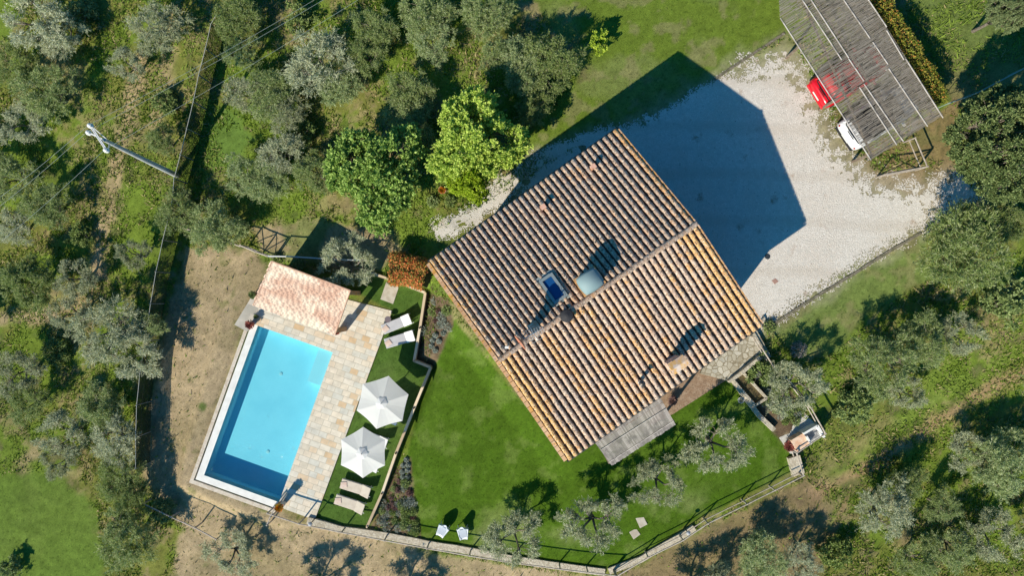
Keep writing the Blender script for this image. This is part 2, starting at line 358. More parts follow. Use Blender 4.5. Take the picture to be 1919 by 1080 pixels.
# ================================================================ POOL AND TERRACE
zt = ZT
def T(px,py,z=zt): return Vector(U(px,py,z))
nw, ne, se, sw = T(486,612), T(628,662), T(519,941), T(380,890)
uu = ((ne-nw)+(se-sw)); uu.z = 0; uu.normalize(); vv = Vector((uu.y,-uu.x,0))      # uu across, vv along (down the picture)
if (sw-nw).dot(vv) < 0: vv = -vv
Wp = ((ne-nw).dot(uu)+(se-sw).dot(uu))/2; Lp = ((sw-nw).dot(vv)+(se-ne).dot(vv))/2
O = (nw+ne+se+sw)/4 - uu*Wp/2 - vv*Lp/2; O.z = zt
def L(a,b,z=0): return O+uu*a+vv*b+Vector((0,0,z))
def quadp(a0,a1,b0,b1): return [tuple(L(a,b))[:2] for a,b in ((a0,b0),(a1,b0),(a1,b1),(a0,b1))]
def brickmat(name, cols, mortar, bw, bh, ang, rough=.8, ms=.012, offs=.5):
    m = bpy.data.materials.new(name); m.use_nodes = True; t = m.node_tree; N = t.nodes; Lk = t.links; P = N['Principled BSDF']; P.inputs['Roughness'].default_value = rough
    P.inputs['Specular IOR Level'].default_value = .2
    tc = N.new('ShaderNodeTexCoord'); mp = N.new('ShaderNodeMapping'); mp.inputs['Rotation'].default_value = (0,0,ang); Lk.new(tc.outputs['Object'], mp.inputs[0])
    br = N.new('ShaderNodeTexBrick'); br.inputs['Scale'].default_value = 1; br.inputs['Brick Width'].default_value = bw; br.inputs['Row Height'].default_value = bh
    br.inputs['Mortar Size'].default_value = ms; br.inputs['Color1'].default_value = (0,0,0,1); br.inputs['Color2'].default_value = (1,1,1,1); br.inputs['Mortar'].default_value = (.5,.5,.5,1); br.offset = offs; br.squash = 1.35; br.squash_frequency = 3
    Lk.new(mp.outputs[0], br.inputs[0]); cr = N.new('ShaderNodeValToRGB'); el = cr.color_ramp.elements
    while len(el) < len(cols): el.new(.5)
    for e_,(p_,c_) in zip(el,cols): e_.position = p_; e_.color = (*c_,1)
    Lk.new(br.outputs['Color'], cr.inputs[0]); mx = N.new('ShaderNodeMix'); mx.data_type = 'RGBA'; Lk.new(br.outputs['Fac'], mx.inputs[0]); Lk.new(cr.outputs[0], mx.inputs[6]); mx.inputs[7].default_value = (*mortar,1)
    no = N.new('ShaderNodeTexNoise'); no.inputs['Scale'].default_value = 3; no.inputs['Detail'].default_value = 8; Lk.new(tc.outputs['Object'], no.inputs[0])
    mr = N.new('ShaderNodeMapRange'); mr.inputs[1].default_value = .3; mr.inputs[2].default_value = .7; mr.inputs[3].default_value = .86; mr.inputs[4].default_value = 1.08; Lk.new(no.outputs[0], mr.inputs[0])
    m2 = N.new('ShaderNodeMix'); m2.data_type = 'RGBA'; m2.blend_type = 'MULTIPLY'; m2.inputs[0].default_value = 1; Lk.new(mx.outputs[2], m2.inputs[6]); Lk.new(mr.outputs[0], m2.inputs[7])
    Lk.new(m2.outputs[2], P.inputs['Base Color'])
    bp = N.new('ShaderNodeBump'); bp.inputs['Strength'].default_value = .5; bp.inputs['Distance'].default_value = .01; bp.invert = True; Lk.new(br.outputs['Fac'], bp.inputs['Height']); Lk.new(bp.outputs[0], P.inputs['Normal'])
    return m
pang = -math.atan2(uu.y,uu.x)
mpav = brickmat('terrace_flagstone', [(0,(.60,.54,.44)),(.3,(.72,.64,.52)),(.5,(.58,.57,.51)),(.75,(.72,.66,.56)),(.9,(.68,.56,.42)),(1,(.60,.43,.26))], (.50,.45,.36), .50, .36, pang, ms=.016)
# terrace slabs: convex pieces butted round the pool
e0 = .0
pv = MB()
pts_n = [L(-.45,-.02), L(Wp+.0,-.02), T(735,583), T(655,553), T(505,500), T(497,500)]
# north piece
NP = [L(-.55,-.0), L(Wp,-.0)]
far = T(735,583); b_far = (far-O).dot(vv); a_far = (far-O).dot(uu)
bot = T(590,975); a_bot = (bot-O).dot(uu); b_bot = (bot-O).dot(vv)
pv.prism([tuple(L(a,b))[:2] for a,b in ((-.55,0),(-.55,-2.9),(a_far,b_far),(a_far+(a_bot-a_far)*(-b_far)/(b_bot-b_far),0))], zt-.06, zt+.04)
pv.prism([tuple(L(a,b))[:2] for a,b in ((Wp,0.0),(a_far+(a_bot-a_far)*(-b_far)/(b_bot-b_far),0.0),(a_bot,b_bot),(Wp,b_bot))], zt-.06, zt+.04)
tag(pv.build('terrace_paving', mpav), kind='structure')
mpav2 = brickmat('terrace_flagstone_grey', [(0,(.42,.40,.36)),(.5,(.52,.48,.42)),(1,(.36,.35,.31))], (.45,.42,.36), .6,.5, pang)
MB().prism([tuple(T(*p))[:2] for p in ((474,553),(486,572),(476,606),(464,622),(440,609))], zt-.06, zt+.055).build('stone_pad', mpav2)['kind'] = 'structure'
# pool shell
D = .98
mpool = mat('pool_mosaic', (.52,.76,.82), .5, var=[((.56,.79,.85),25,.45,.6),((.48,.73,.80),.8,.4,.65)])
mwhite = mat('white_render', (.78,.78,.76), .6, var=[((.66,.66,.64),2,.4,.7)], bump=.1)
mcop = mat('coping_stone', (.60,.53,.44), .8, var=[((.50,.42,.33),2.5,.4,.65),((.68,.63,.56),8,.5,.7)], bump=.3)
pool = thing('swimming_pool', L(Wp/2,Lp/2,0), 'long rectangular turquoise pool with white overflow edge beside the flagstone terrace', 'pool')
ps_ = MB(); c0,c1,c2,c3 = [L(a,b,0) for a,b in ((0,0),(Wp,0),(Wp,Lp),(0,Lp))]; dn = Vector((0,0,-D)); up = Vector((0,0,.02))
for a,b in ((c0,c1),(c1,c2),(c2,c3),(c3,c0)): ps_.add([a+up,b+up,b+dn,a+dn],[(0,3,2,1)])
ps_.add([c0+dn,c1+dn,c2+dn,c3+dn],[(0,1,2,3)])
ps_.build('basin', mpool, pool)
lg = MB(); lg.prism([tuple(L(a,b))[:2] for a,b in ((Wp-.95,.02),(Wp-.02,.02),(Wp-.02,2.25),(Wp-.95,2.25))], zt-D, zt-.22)
lg.build('entry_step', mat('pool_step', (.72,.84,.85), .6), pool)
lg = MB(); lg.prism([tuple(L(a,b))[:2] for a,b in ((Wp-1.6,.02),(Wp-.97,.02),(Wp-.97,2.25),(Wp-1.6,2.25))], zt-D, zt-.95); 
# returns fittings
fl = MB()
for a,b in ((Wp*.42,Lp*.26),(Wp*.60,Lp*.76)): fl.lathe(L(a,b,-D+.005),[(.11,0),(.10,.03),(.03,.035)],14)
fl.each('floor_inlet', mwhite, pool)
lip = MB()
lip.prism(quadp(-.42,0,-.0,Lp+.42), zt-.5, zt-.0); lip.prism(quadp(0,Wp,Lp,Lp+.42), zt-.5, zt-.0); lip.build('overflow_lip', mwhite, pool)
sl = MB(); sl.prism(quadp(-.50,-.42,0,Lp+.50), zt-.5, zt-.10); sl.prism(quadp(-.42,Wp,Lp+.42,Lp+.50), zt-.5,zt-.10); sl.build('overflow_channel', mat('channel_dark',(.13,.15,.17),.6), pool)
cp = MB(); cp.prism(quadp(-.72,-.50,0,Lp+.74), zt-.5, zt+.03); cp.prism(quadp(-.50,Wp,Lp+.50,Lp+.74), zt-.5, zt+.03); cp.build('coping', mcop, pool)
# water
mw = bpy.data.materials.new('pool_water'); mw.use_nodes = True; t = mw.node_tree; N = t.nodes; Lk = t.links; N.remove(N['Principled BSDF'])
tr = N.new('ShaderNodeBsdfTransparent'); tr.inputs[0].default_value = (.54,.86,.93,1); gl = N.new('ShaderNodeBsdfGlossy'); gl.inputs['Roughness'].default_value = .04
ms = N.new('ShaderNodeMixShader'); fr = N.new('ShaderNodeFresnel'); fr.inputs[0].default_value = 1.33; tc = N.new('ShaderNodeTexCoord')
no = N.new('ShaderNodeTexNoise'); no.inputs['Scale'].default_value = 5; no.inputs['Detail'].default_value = 6; no.inputs['Distortion'].default_value = .6; Lk.new(tc.outputs['Object'],no.inputs[0])
bp = N.new('ShaderNodeBump'); bp.inputs['Strength'].default_value = .7; bp.inputs['Distance'].default_value = .06; Lk.new(no.outputs[0],bp.inputs['Height'])
Lk.new(bp.outputs[0],gl.inputs['Normal']); Lk.new(bp.outputs[0],fr.inputs['Normal']); Lk.new(fr.outputs[0],ms.inputs[0]); Lk.new(tr.outputs[0],ms.inputs[1]); Lk.new(gl.outputs[0],ms.inputs[2]); Lk.new(ms.outputs[0],N['Material Output'].inputs[0])
tag(MB().add([L(0,0,-.03),L(Wp,0,-.03),L(Wp,Lp,-.03),L(0,Lp,-.03)],[(0,1,2,3)]).build('water', mw), kind='structure')

# ================================================================ HOUSE
HE, HR = 5.02, 6.31
A_, R1, E_, W_, R2, S_ = [Vector(U(a,b,c)) for a,b,c in ((1158,243,HE),(1305,420,HR),(1428,607,HE),(805,492,HE),(935,675,HR),(1063,862,HE))]
hc = (A_+E_+W_+S_)/4; hc.z = 0
house = thing('farmhouse', hc, 'large stone farmhouse with lichen covered terracotta gable roof beside the gravel yard', 'house')
mwall = mat('house_render', (.46,.36,.25), .9, var=[((.38,.30,.22),1.2,.4,.6),((.52,.44,.33),6,.5,.7)], bump=.6, bs=10)
def lerp(a,b,t): return a+(b-a)*t
def inset(p): 
    return p
ins = .55
ud = (R1-R2).normalized(); ud.z = 0; ud.normalize(); wd_ = Vector((-ud.y,ud.x,0))
def hp(corner, su, sw_): return Vector((corner.x-ud.x*su*ins-wd_.x*sw_*ins, corner.y-ud.y*su*ins-wd_.y*sw_*ins, 0))
a_, e_, w_, s_ = hp(A_,1,1), hp(E_,1,-1), hp(W_,-1,1), hp(S_,-1,-1); r1 = hp(R1,1,0); r2 = hp(R2,-1,0)
def zt3(p,z): return (p.x,p.y,z)
zb, ze, zr = -1.2, HE-.02, HR-.26
mb = MB().add([zt3(a_,zb),zt3(e_,zb),zt3(s_,zb),zt3(w_,zb),zt3(a_,ze),zt3(e_,ze),zt3(s_,ze),zt3(w_,ze),zt3(r1,zr),zt3(r2,zr)],
   [(0,1,5,8,4),(2,3,7,9,6),(1,2,6,5),(3,0,4,7),(4,8,9,7),(5,6,9,8),(3,2,1,0)]); mb.build('wall', mwall, house)
# openings in the walls
mshut = mat('green_shutter', (.06,.11,.07), .6, bump=.3); mgl = mat('window_glass', (.03,.04,.05), .08, spec=.6); mwood = mat('door_wood', (.16,.08,.04), .6, var=[((.10,.05,.03),9,.4,.6)])
def opening(p,q,t,z0,w2,h,door=False):
    c = lerp(p,q,t); d = (q-p).normalized(); nn = Vector((d.y,-d.x,0))
    if (c-hc).dot(nn) < 0: nn = -nn
    c = Vector((c.x,c.y,z0+h/2))
    f = MB().box(c+nn*.03, w2, .05, h/2, d, nn).build('door' if door else 'window', mwood if door else mgl, house)
    if not door:
        fr_ = MB()
        for sx in (-1,1): fr_.box(c+nn*.10+d*sx*(w2*1.55), w2*.48, .02, h/2, d, nn)
        fr_.each('shutter', mshut, f)
        MB().box(c+nn*.12-Vector((0,0,h/2+.04)), w2+.1, .1, .03, d, nn).build('sill', mcop, f)
    else: MB().box(c+nn*.1+d*w2*.7, .03,.02,.06,d,nn).build('handle', mgl, f)
for (p,q,ts) in ((a_,e_,(.2,.5,.8)),(w_,a_,(.15,.4,.65,.88)),(s_,w_,(.2,.5,.8)),(e_,s_,(.15,.4,.7,.9))):
    for t in ts: opening(p,q,t,3.2,.42,1.2)
    for i,t in enumerate(ts): opening(p,q,t,0.05 if i == 1 else .9,.5 if i == 1 else .42,2.1 if i == 1 else 1.3, i == 1)
# roof deck
UP = Vector((0,0,1))
def prj(p,dz): return p+UP*dz
mdeck = mat('roof_underlay', (.13,.085,.055), .95, var=[((.12,.09,.07),6,.4,.6)], bump=.5)
rf = MB()
for (p,q,r,s) in ((W_,A_,R1,R2),(S_,E_,R1,R2)):
    rf.add([prj(v,-.03) for v in (p,q,r,s)]+[prj(v,-.18) for v in (p,q,r,s)], [(0,1,2,3),(7,6,5,4),(0,4,5,1),(1,5,6,2),(3,7,4,0),(2,6,7,3)])
roof = rf.build('roof', mdeck, house)
# tile material
def tilemat(name, ramp, lich=.5, spk=1):
    m = bpy.data.materials.new(name); m.use_nodes = True; t = m.node_tree; N = t.nodes; Lk = t.links; P = N['Principled BSDF']; P.inputs['Roughness'].default_value = .9; P.inputs['Specular IOR Level'].default_value = .15
    tc = N.new('ShaderNodeTexCoord'); g = N.new('ShaderNodeNewGeometry'); cr = N.new('ShaderNodeValToRGB'); el = cr.color_ramp.elements
    while len(el) < len(ramp): el.new(.5)
    for e_2,(p_,c_) in zip(el,ramp): e_2.position = p_; e_2.color = (*c_,1)
    Lk.new(g.outputs['Random Per Island'], cr.inputs[0]); cur = cr.outputs[0]
    va = N.new('ShaderNodeVertexColor'); va.layer_name = 'Col'; sp = N.new('ShaderNodeSeparateColor'); Lk.new(va.outputs[0], sp.inputs[0])
    def layer(col, sc, lo_, hi_, mulv=None, det=6, amt=1):
        nonlocal cur
        n = N.new('ShaderNodeTexNoise'); n.inputs['Scale'].default_value = sc; n.inputs['Detail'].default_value = det; Lk.new(tc.outputs['Object'], n.inputs[0])
        src = n.outputs[0]
        if mulv is not None:
            ad = N.new('ShaderNodeMath'); ad.operation = 'ADD'; Lk.new(n.outputs[0], ad.inputs[0]); Lk.new(mulv, ad.inputs[1]); src = ad.outputs[0]
        mr = N.new('ShaderNodeMapRange'); mr.inputs[1].default_value = lo_; mr.inputs[2].default_value = hi_; mr.inputs[4].default_value = amt; Lk.new(src, mr.inputs[0])
        mx = N.new('ShaderNodeMix'); mx.data_type = 'RGBA'; Lk.new(mr.outputs[0], mx.inputs[0]); Lk.new(cur, mx.inputs[6]); mx.inputs[7].default_value = (*col,1); cur = mx.outputs[2]
    layer((.40,.31,.25), 5, .48, .62, amt=.7)
    layer((.60,.30,.10), 2.4, .88, 1.06, sp.outputs[0], amt=.75)
    layer((.66,.42,.16), 8, 1.0, 1.12, sp.outputs[0], amt=.6)
    layer((.70,.63,.52), 13, .55, .60, amt=.7*spk)
    layer((.10,.08,.065), 12, .56, .61, amt=.85*spk, det=8)
    layer((.70,.36,.13), 19, .62, .66, amt=.7*spk)
    Lk.new(cur, P.inputs['Base Color'])
    n = N.new('ShaderNodeTexNoise'); n.inputs['Scale'].default_value = 18; Lk.new(tc.outputs['Object'], n.inputs[0]); b = N.new('ShaderNodeBump'); b.inputs['Distance'].default_value = .02; b.inputs['Strength'].default_value = .6; Lk.new(n.outputs[0], b.inputs['Height']); Lk.new(b.outputs[0], P.inputs['Normal'])
    return m
mtile = tilemat('old_terracotta', [(0,(.49,.34,.26)),(.25,(.58,.41,.30)),(.5,(.49,.37,.30)),(.75,(.64,.46,.34)),(1,(.67,.42,.26))])
def coppi(Ea, Eb, Ra, Rb, rows, courses, lichf, seg=6, r=.128):
    """eave a->b, ridge a->b ; returns arrays"""
    V = []; Qd = []; Cc = []; n0 = 0
    nrm = (Eb-Ea).cross(Ra-Ea).normalized()
    if nrm.z < 0: nrm = -nrm
    for i in range(rows):
        s = (i+.5)/rows; p0 = lerp(Ea,Eb,s); p1 = lerp(Ra,Rb,s); ax = (p1-p0); ln = ax.length; ax = ax/ln; sd = ax.cross(nrm).normalized()
        step = ln/courses; wob = random.uniform(-.012,.012)
        for j in range(-0,courses):
            b0 = p0+ax*(j*step-.05)+sd*(wob+random.uniform(-.008,.008)); b1 = b0+ax*(step+.10)
            r0 = r*random.uniform(.97,1.05); r1_ = r*.74; h0 = .05; h1 = -.01; tw = random.uniform(-.012,.012)
            for (bb,rr,hh) in ((b0,r0,h0),(b1+sd*tw,r1_,h1)):
                for k in range(seg+1):
                    a = math.pi*k/seg; V.append(bb+sd*(rr*math.cos(a))+nrm*(rr*.95*math.sin(a)+hh))
            # thickness lip at the lower end
            for k in range(seg+1):
                a = math.pi*k/seg; V.append(b0+sd*(r0*.80*math.cos(a))+nrm*(r0*.76*math.sin(a)+h0))
            m_ = seg+1
            for k in range(seg):
                Qd.append((n0+k,n0+k+1,n0+m_+k+1,n0+m_+k)); Qd.append((n0+2*m_+k,n0+2*m_+k+1,n0+k+1,n0+k))
            lv = lichf(s,j/courses,i); Cc += [(lv,0,0)]*(3*m_); n0 += 3*m_
    return V,Qd,Cc
rl = [random.random() for _ in range(60)]
def lich_n(s,t,i): return .08+.48*max(0,1-min(s,1-s)*14)+ (.28 if rl[i]>.75 and t<.5 else 0)*random.random()+.12*max(0,.15-t)*6
def lich_s(s,t,i): return .22+.42*max(0,1-min(s,1-s)*9)+.30*(rl[-i-1]>.5)*random.uniform(.3,1)+.10*(1-s)
ROWS = 36
for (p,q,r,s,lf) in ((W_,A_,R2,R1,lich_n),(S_,E_,R2,R1,lich_s)):
    V,Qd,Cc = coppi(p,q,r,s,ROWS,15,lf)
    o = fastmesh('roof_tiles', np.array([tuple(v) for v in V]), Qd, mtile, roof, cols=np.array(Cc,float), smooth=False)
# ridge caps
V=[];Qd=[];Cc=[];n0=0; rd=(R1-R2); RN=34
for j in range(RN):
    b0 = lerp(R2,R1,j/RN)+UP*.075; b1 = lerp(R2,R1,(j+1)/RN)+UP*.055+rd.normalized()*.04; sd = wd_; hz = random.uniform(0,.02); off = sd*random.uniform(-.02,.02)
    for bb,rr,hh in ((b0+off,.15,.03+hz),(b1+off,.125,hz)):
        for k in range(7): a = math.pi*k/6; V.append(bb+sd*(rr*math.cos(a))+UP*(rr*math.sin(a)*.8+hh-.02))
    for k in range(6): Qd.append((n0+k,n0+k+1,n0+7+k+1,n0+7+k))
    lv = .3*random.random()+.1; Cc += [(lv,0,0)]*14; n0 += 14
fastmesh('ridge_tiles', np.array([tuple(v) for v in V]), Qd, mtile, roof, cols=np.array(Cc,float))
# verge: brick course along both gables + mortar
mverge = mat('verge_brick', (.56,.34,.19), .9, island=[(0,(.50,.29,.16)),(.5,(.60,.38,.22)),(1,(.66,.44,.28))], var=[((.62,.32,.08),3,.5,.62),((.30,.24,.2),9,.6,.7)], bump=.3)
for (p,q,sg) in ((W_,R2,-1),(S_,R2,-1),(A_,R1,1),(E_,R1,1)):
    vg = MB(); n = 20; wdt = .2 if sg < 0 else .06
    for j in range(n):
        a = lerp(p,q,(j+.04)/n)+ud*sg*(wdt*.5+.002)+UP*(.02 if sg>0 else -.05); b = lerp(p,q,(j+.96)/n)+ud*sg*(wdt*.5+.002)+UP*(.02 if sg>0 else -.05)
        vg.beam(a,b,wdt,.12)
    vg.build('verge', mverge, roof)
# gutters along both eaves
mgut = mat('gutter_metal', (.10,.09,.085), .45, metal=.7, var=[((.2,.16,.13),6,.5,.7)])
for p,q,sg in ((W_,A_,1),(S_,E_,-1)):
    gt = MB(); o_ = wd_*sg*.085; gt.tube([p+o_-UP*.05-ud*.05, q+o_-UP*.05+ud*.05],.065,8)
    for k in range(1,8): gt.beam(lerp(p,q,k/8)+UP*.01, lerp(p,q,k/8)+o_*1.8+UP*.0,.03,.015)
    gt.build('gutter', mgut, roof)
    for end in ((p,.75),(q,-.75)):
        b0 = end[0]+o_-UP*.05+ud*end[1]; MB().tube([b0, b0-wd_*sg*.57-UP*.35, b0-wd_*sg*.57-UP*(HE+.2)],.04,8).build('downpipe', mgut, roof)
# slope helper: point on roof surface showing at a pixel
def roofpt(px,py,h=0):
    best = None
    for (p,q,r) in ((W_,A_,R1),(S_,E_,R1)):
        n = (q-p).cross(r-p).normalized(); n = n if n.z > 0 else -n
        o = Vector((0,0,CZ)); d = Vector(U(px,py,0))-o; t = n.dot(p+UP*h-o)/n.dot(d); x = o+d*t
        side = (x-R2).dot(wd_)
        if (side >= 0) == ((p-R2).dot(wd_) >= 0): best = (x,n)
    return best or (x,n)
slN = (R1-A_); slN = (slN-ud*slN.dot(ud)).normalized()      # up-slope on the north-west slope
slS = (R1-E_); slS = (slS-ud*slS.dot(ud)).normalized()
# skylight
mfr = mat('skylight_frame', (.27,.33,.35), .5, metal=.3, var=[((.3,.34,.34),5,.45,.65)])
c,n = roofpt(1037,541,.2); sk = MB()
hw,hl = .38,.70
for k in (-1,1): sk.box(c+ud*k*(hw-.05), .07, hl, .10, ud, slN, n); sk.box(c+slN*k*(hl-.05), hw-.122, .07, .10, ud, slN, n)
sko = sk.build('skylight', mfr, house)
MB().box(c-n*.02, hw-.13, hl-.13, .03, ud, slN, n).build('pane', mat('skylight_glass', (.01,.07,.22), .06, spec=.8), sko)
fb = MB(); fb.box(c-n*.13-slN*(hl+.10), hw+.10,.12,.03,ud,slN,n); fb.box(c-n*.13+slN*(hl+.06), hw+.10,.05,.03,ud,slN,n)
for k in (-1,1): fb.box(c-n*.14+ud*k*(hw+.08),.05,hl,.03,ud,slN,n)
fb.build('flashing', mat('flashing_zinc',(.25,.30,.30),.5,metal=.2,var=[((.5,.5,.46),6,.5,.7)]), sko)
# chimney with curved sheet metal cowl
c,n = roofpt(1103,528,.5)
mbr = mat('chimney_brick', (.45,.30,.20), .9, var=[((.55,.28,.08),3,.5,.6),((.3,.24,.19),10,.5,.65)], bump=.5)
ch = MB(); cb = Vector((c.x,c.y,0)); zc = c.z
ch.box(cb+UP*(zc-.25), .48,.40,.65, ud, wd_); 
cho = ch.build('chimney', mbr, house)
fo = MB(); fo.box(cb+UP*(zc+.44), .62,.50,.04, ud, wd_); 
for i in (-1,1):
    for j in (-1,1): fo.box(cb+UP*(zc+.6)+ud*i*.5+wd_*j*.36,.04,.04,.13,ud,wd_)
fo.build('rim', mat('chimney_rim',(.60,.34,.13),.9,var=[((.4,.22,.1),6,.4,.6)]), cho)
cw = MB(); vs=[]; fs=[]; NN=8
for i in range(NN+1):
    for j in range(NN+1):
        a = (i/NN*2-1); b = (j/NN*2-1); q = (1-.12*b*b); q2 = (1-.12*a*a)
        vs.append(cb+ud*a*.60*q+wd_*b*.52*q2+UP*(zc+.72+.26*(1-a*a)*(1-b*b*.8)))
for i in range(NN):
    for j in range(NN): fs.append((i*(NN+1)+j,(i+1)*(NN+1)+j,(i+1)*(NN+1)+j+1,i*(NN+1)+j+1))
co = cw.add(vs,fs).build('cowl', mat('cowl_metal',(.23,.33,.35),.6,metal=.0,var=[((.22,.31,.33),2,.4,.65)]), cho, smooth=True); md = co.modifiers.new('t','SOLIDIFY'); md.thickness=.03
# second brick chimney straddling the ridge: low body, tall flue with tile hood (its broad shadow falls towards the skylight)
c,n = roofpt(1000,612,.3); cb = Vector((c.x,c.y,0)); zc = c.z
ch = MB(); ch.box(cb+UP*(zc+.1),.17,.17,.75,ud,wd_); cho = ch.build('chimney', mbr, house)
hd = MB(); hd.add([cb+UP*(zc+.98)+ud*i*.26+wd_*j*.24 for i in (-1,1) for j in (-1,1)]+[cb+UP*(zc+1.14)+ud*i*.26 for i in (-1,1)],[(0,1,4),(0,4,5,2),(1,3,5,4),(2,5,3),(0,2,3,1)])
for i in (-1,1): hd.box(cb+UP*(zc+.91)+ud*i*.13,.04,.16,.07,ud,wd_)
hd.build('hood', mat('hood_tile',(.58,.30,.20),.85,var=[((.68,.42,.32),4,.4,.6)]), cho)
# TV antenna by it
p0,_n = roofpt(998,622,.1); an = MB(); tp = p0+UP*1.9; an.tube([p0-UP*.2,tp],.025,6)
for hgt,dr,ln,ne_ in ((1.85,Vector((.9,.45,0)),1.0,9),(1.45,Vector((-.5,.85,0)),.8,7)):
    dr = dr.normalized(); cr_ = Vector((-dr.y,dr.x,0)); b = p0+UP*hgt; an.tube([b-dr*ln*.5,b+dr*ln*.5],.014,5)
    for k in range(ne_): q = b+dr*(ln*(k/(ne_-1)-.5)); an.tube([q-cr_*(.32-.02*k),q+cr_*(.32-.02*k)],.009,4)
an.build('antenna', mat('antenna_alloy',(.75,.75,.75),.35,metal=.6), house)
# satellite dish of terracotta colour and small white bracket
c,n = roofpt(978,640,1.9); ds = MB(); prof=[(0.02,0),(.2,.03),(.38,.10),(.42,.12)]
vs=[];fs=[]; dd = Vector((-.78,-.6,.12)).normalized(); xx = dd.cross(UP).normalized(); yy = xx.cross(dd)
for r_,z_ in prof:
    for k in range(16): a=2*math.pi*k/16; vs.append(c+xx*r_*math.cos(a)+yy*r_*math.sin(a)+dd*z_)
for i in range(3):
    for k in range(16): fs.append((i*16+k,i*16+(k+1)%16,(i+1)*16+(k+1)%16,(i+1)*16+k))
ds.add(vs,fs); dso = ds.build('satellite_dish', mat('dish_red',(.46,.19,.12),.5), house); md=dso.modifiers.new('t','SOLIDIFY'); md.thickness=.02
MB().tube([c,c-UP*2.0],.03,6).tube([c,c+dd*.45],.012,5).build('arm', mgut, dso)
c,n = roofpt(950,650,.15); MB().tube([c-UP*.2,c+UP*.55],.03,6).box(c+UP*.55,.09,.06,.05).build('vent_pipe', mwhite, house)
c,n = roofpt(1062,592,.3); MB().lathe(c-UP*.3,[(.10,-.2),(.10,.25),(.34,.28),(.30,.36),(.06,.44)],12).build('roof_shadow_blob', mat('shadow_black',(.035,.035,.04),.7), house)  # added black mushroom shape standing in for a cast shadow on the tiles
# flues and small brick stacks
for (px_,py_,hw_,hh_) in ((1017,390,.10,.45),(1110,315,.10,.40)):
    c,n = roofpt(px_,py_,.1); ch = MB().box(c+UP*(hh_*.4),.10,.10,hh_*.55,ud,wd_).build('vent', mat('vent_brick',(.60,.27,.12),.85,var=[((.5,.36,.28),5,.4,.6)]), house)
    MB().box(c+UP*(hh_+.03),.14,.12,.03,ud,wd_).build('cap', mat('hood_tile',(.5,.3,.2)), ch)
c,n = roofpt(1198,716,.1); fv = MB().tube([c-UP*.1,c+UP*.75],.10,10).build('flue_pipe', mwhite, house, smooth=True); MB().lathe(c+UP*.8,[(.04,-.02),(.17,.0),(.02,.10)],12).build('cap', mgut, fv)
# broad chimney on the lower slope with a sloped shoulder
c,n = roofpt(1262,680,.5); cb = Vector((c.x,c.y,0)); zc=c.z
ch = MB(); ch.box(cb+UP*(zc-.15),.34,.22,.9,ud,wd_); cho = ch.build('chimney', mat('chimney_render',(.62,.42,.32),.9,var=[((.70,.56,.47),3,.4,.6),((.4,.28,.2),6,.55,.7)],bump=.4), house)
fo = MB(); fo.box(cb+UP*(zc+.80),.42,.28,.05,ud,wd_)
for i in (-1,0,1): fo.box(cb+UP*(zc+.96)+ud*i*.30,.06,.18,.11,ud,wd_)
fo.add([cb+UP*(zc+1.08)+ud*i*.44+wd_*j*.30 for i in (-1,1) for j in (-1,1)]+[cb+UP*(zc+1.24)+ud*i*.44 for i in (-1,1)],[(0,1,4),(0,4,5,2),(1,3,5,4),(2,5,3),(0,2,3,1)])
fo.build('hood', mat('hood_old_tile',(.62,.44,.33),.9,var=[((.68,.40,.14),4,.45,.6),((.70,.58,.5),3,.5,.65)],bump=.4), cho)

# ================================================================ slatted canopies
mslat = mat('weathered_slat', (.27,.26,.25), .9, island=[(0,(.25,.225,.205)),(.5,(.36,.325,.30)),(1,(.46,.42,.385))], var=[((.2,.18,.17),2,.5,.65)])
mbat = mat('pale_batten', (.62,.57,.52), .8, var=[((.32,.29,.26),3,.45,.65)])
mpost = mat('timber_post', (.20,.15,.11), .85, var=[((.30,.25,.2),6,.45,.6)], bump=.3)
# porch canopy on the S side of the house
P0,P1,P2,P3 = [Vector(U(a,b,c)) for a,b,c in ((1113,828,2.9),(1240,748,2.9),(1266,796,2.6),(1146,873,2.6))]
cc = (P0+P1+P2+P3)/4; cc.z = 0; pc = thing('porch_canopy', cc, 'grey slatted wooden canopy over the porch at the lower house wall', 'canopy')
sb = MB(); n = 62
for i in range(n):
    t = (i+.5)/n; a = lerp(P0,P1,t)+wd_*.5; b = lerp(P3,P2,t)-wd_*random.uniform(0,.05); sb.beam(a+UP*random.uniform(0,.01),b+UP*random.uniform(0,.01),.060,.02)
sb.build('slats', mslat, pc)
bb = MB()
for t in (.36,.86): bb.beam(lerp(P0,P3,t)+UP*.03, lerp(P1,P2,t)+UP*.03,.035,.025)
bb.each('batten', mbat, pc)
MB().beam(lerp(P0,P3,.92)-UP*.12,lerp(P1,P2,.92)-UP*.12,.1,.14).beam(lerp(P0,P3,.1)-UP*.12,lerp(P1,P2,.1)-UP*.12,.1,.14).each('beam', mpost, pc)
for a in (lerp(P0,P3,.92),lerp(P1,P2,.92)):
    g_ = float(TZ(a.x,a.y)); MB().box((a.x,a.y,(a.z-.2+g_)/2-.1),.06,.06,(a.z-.2-g_)/2+.1).build('post', mpost, pc)

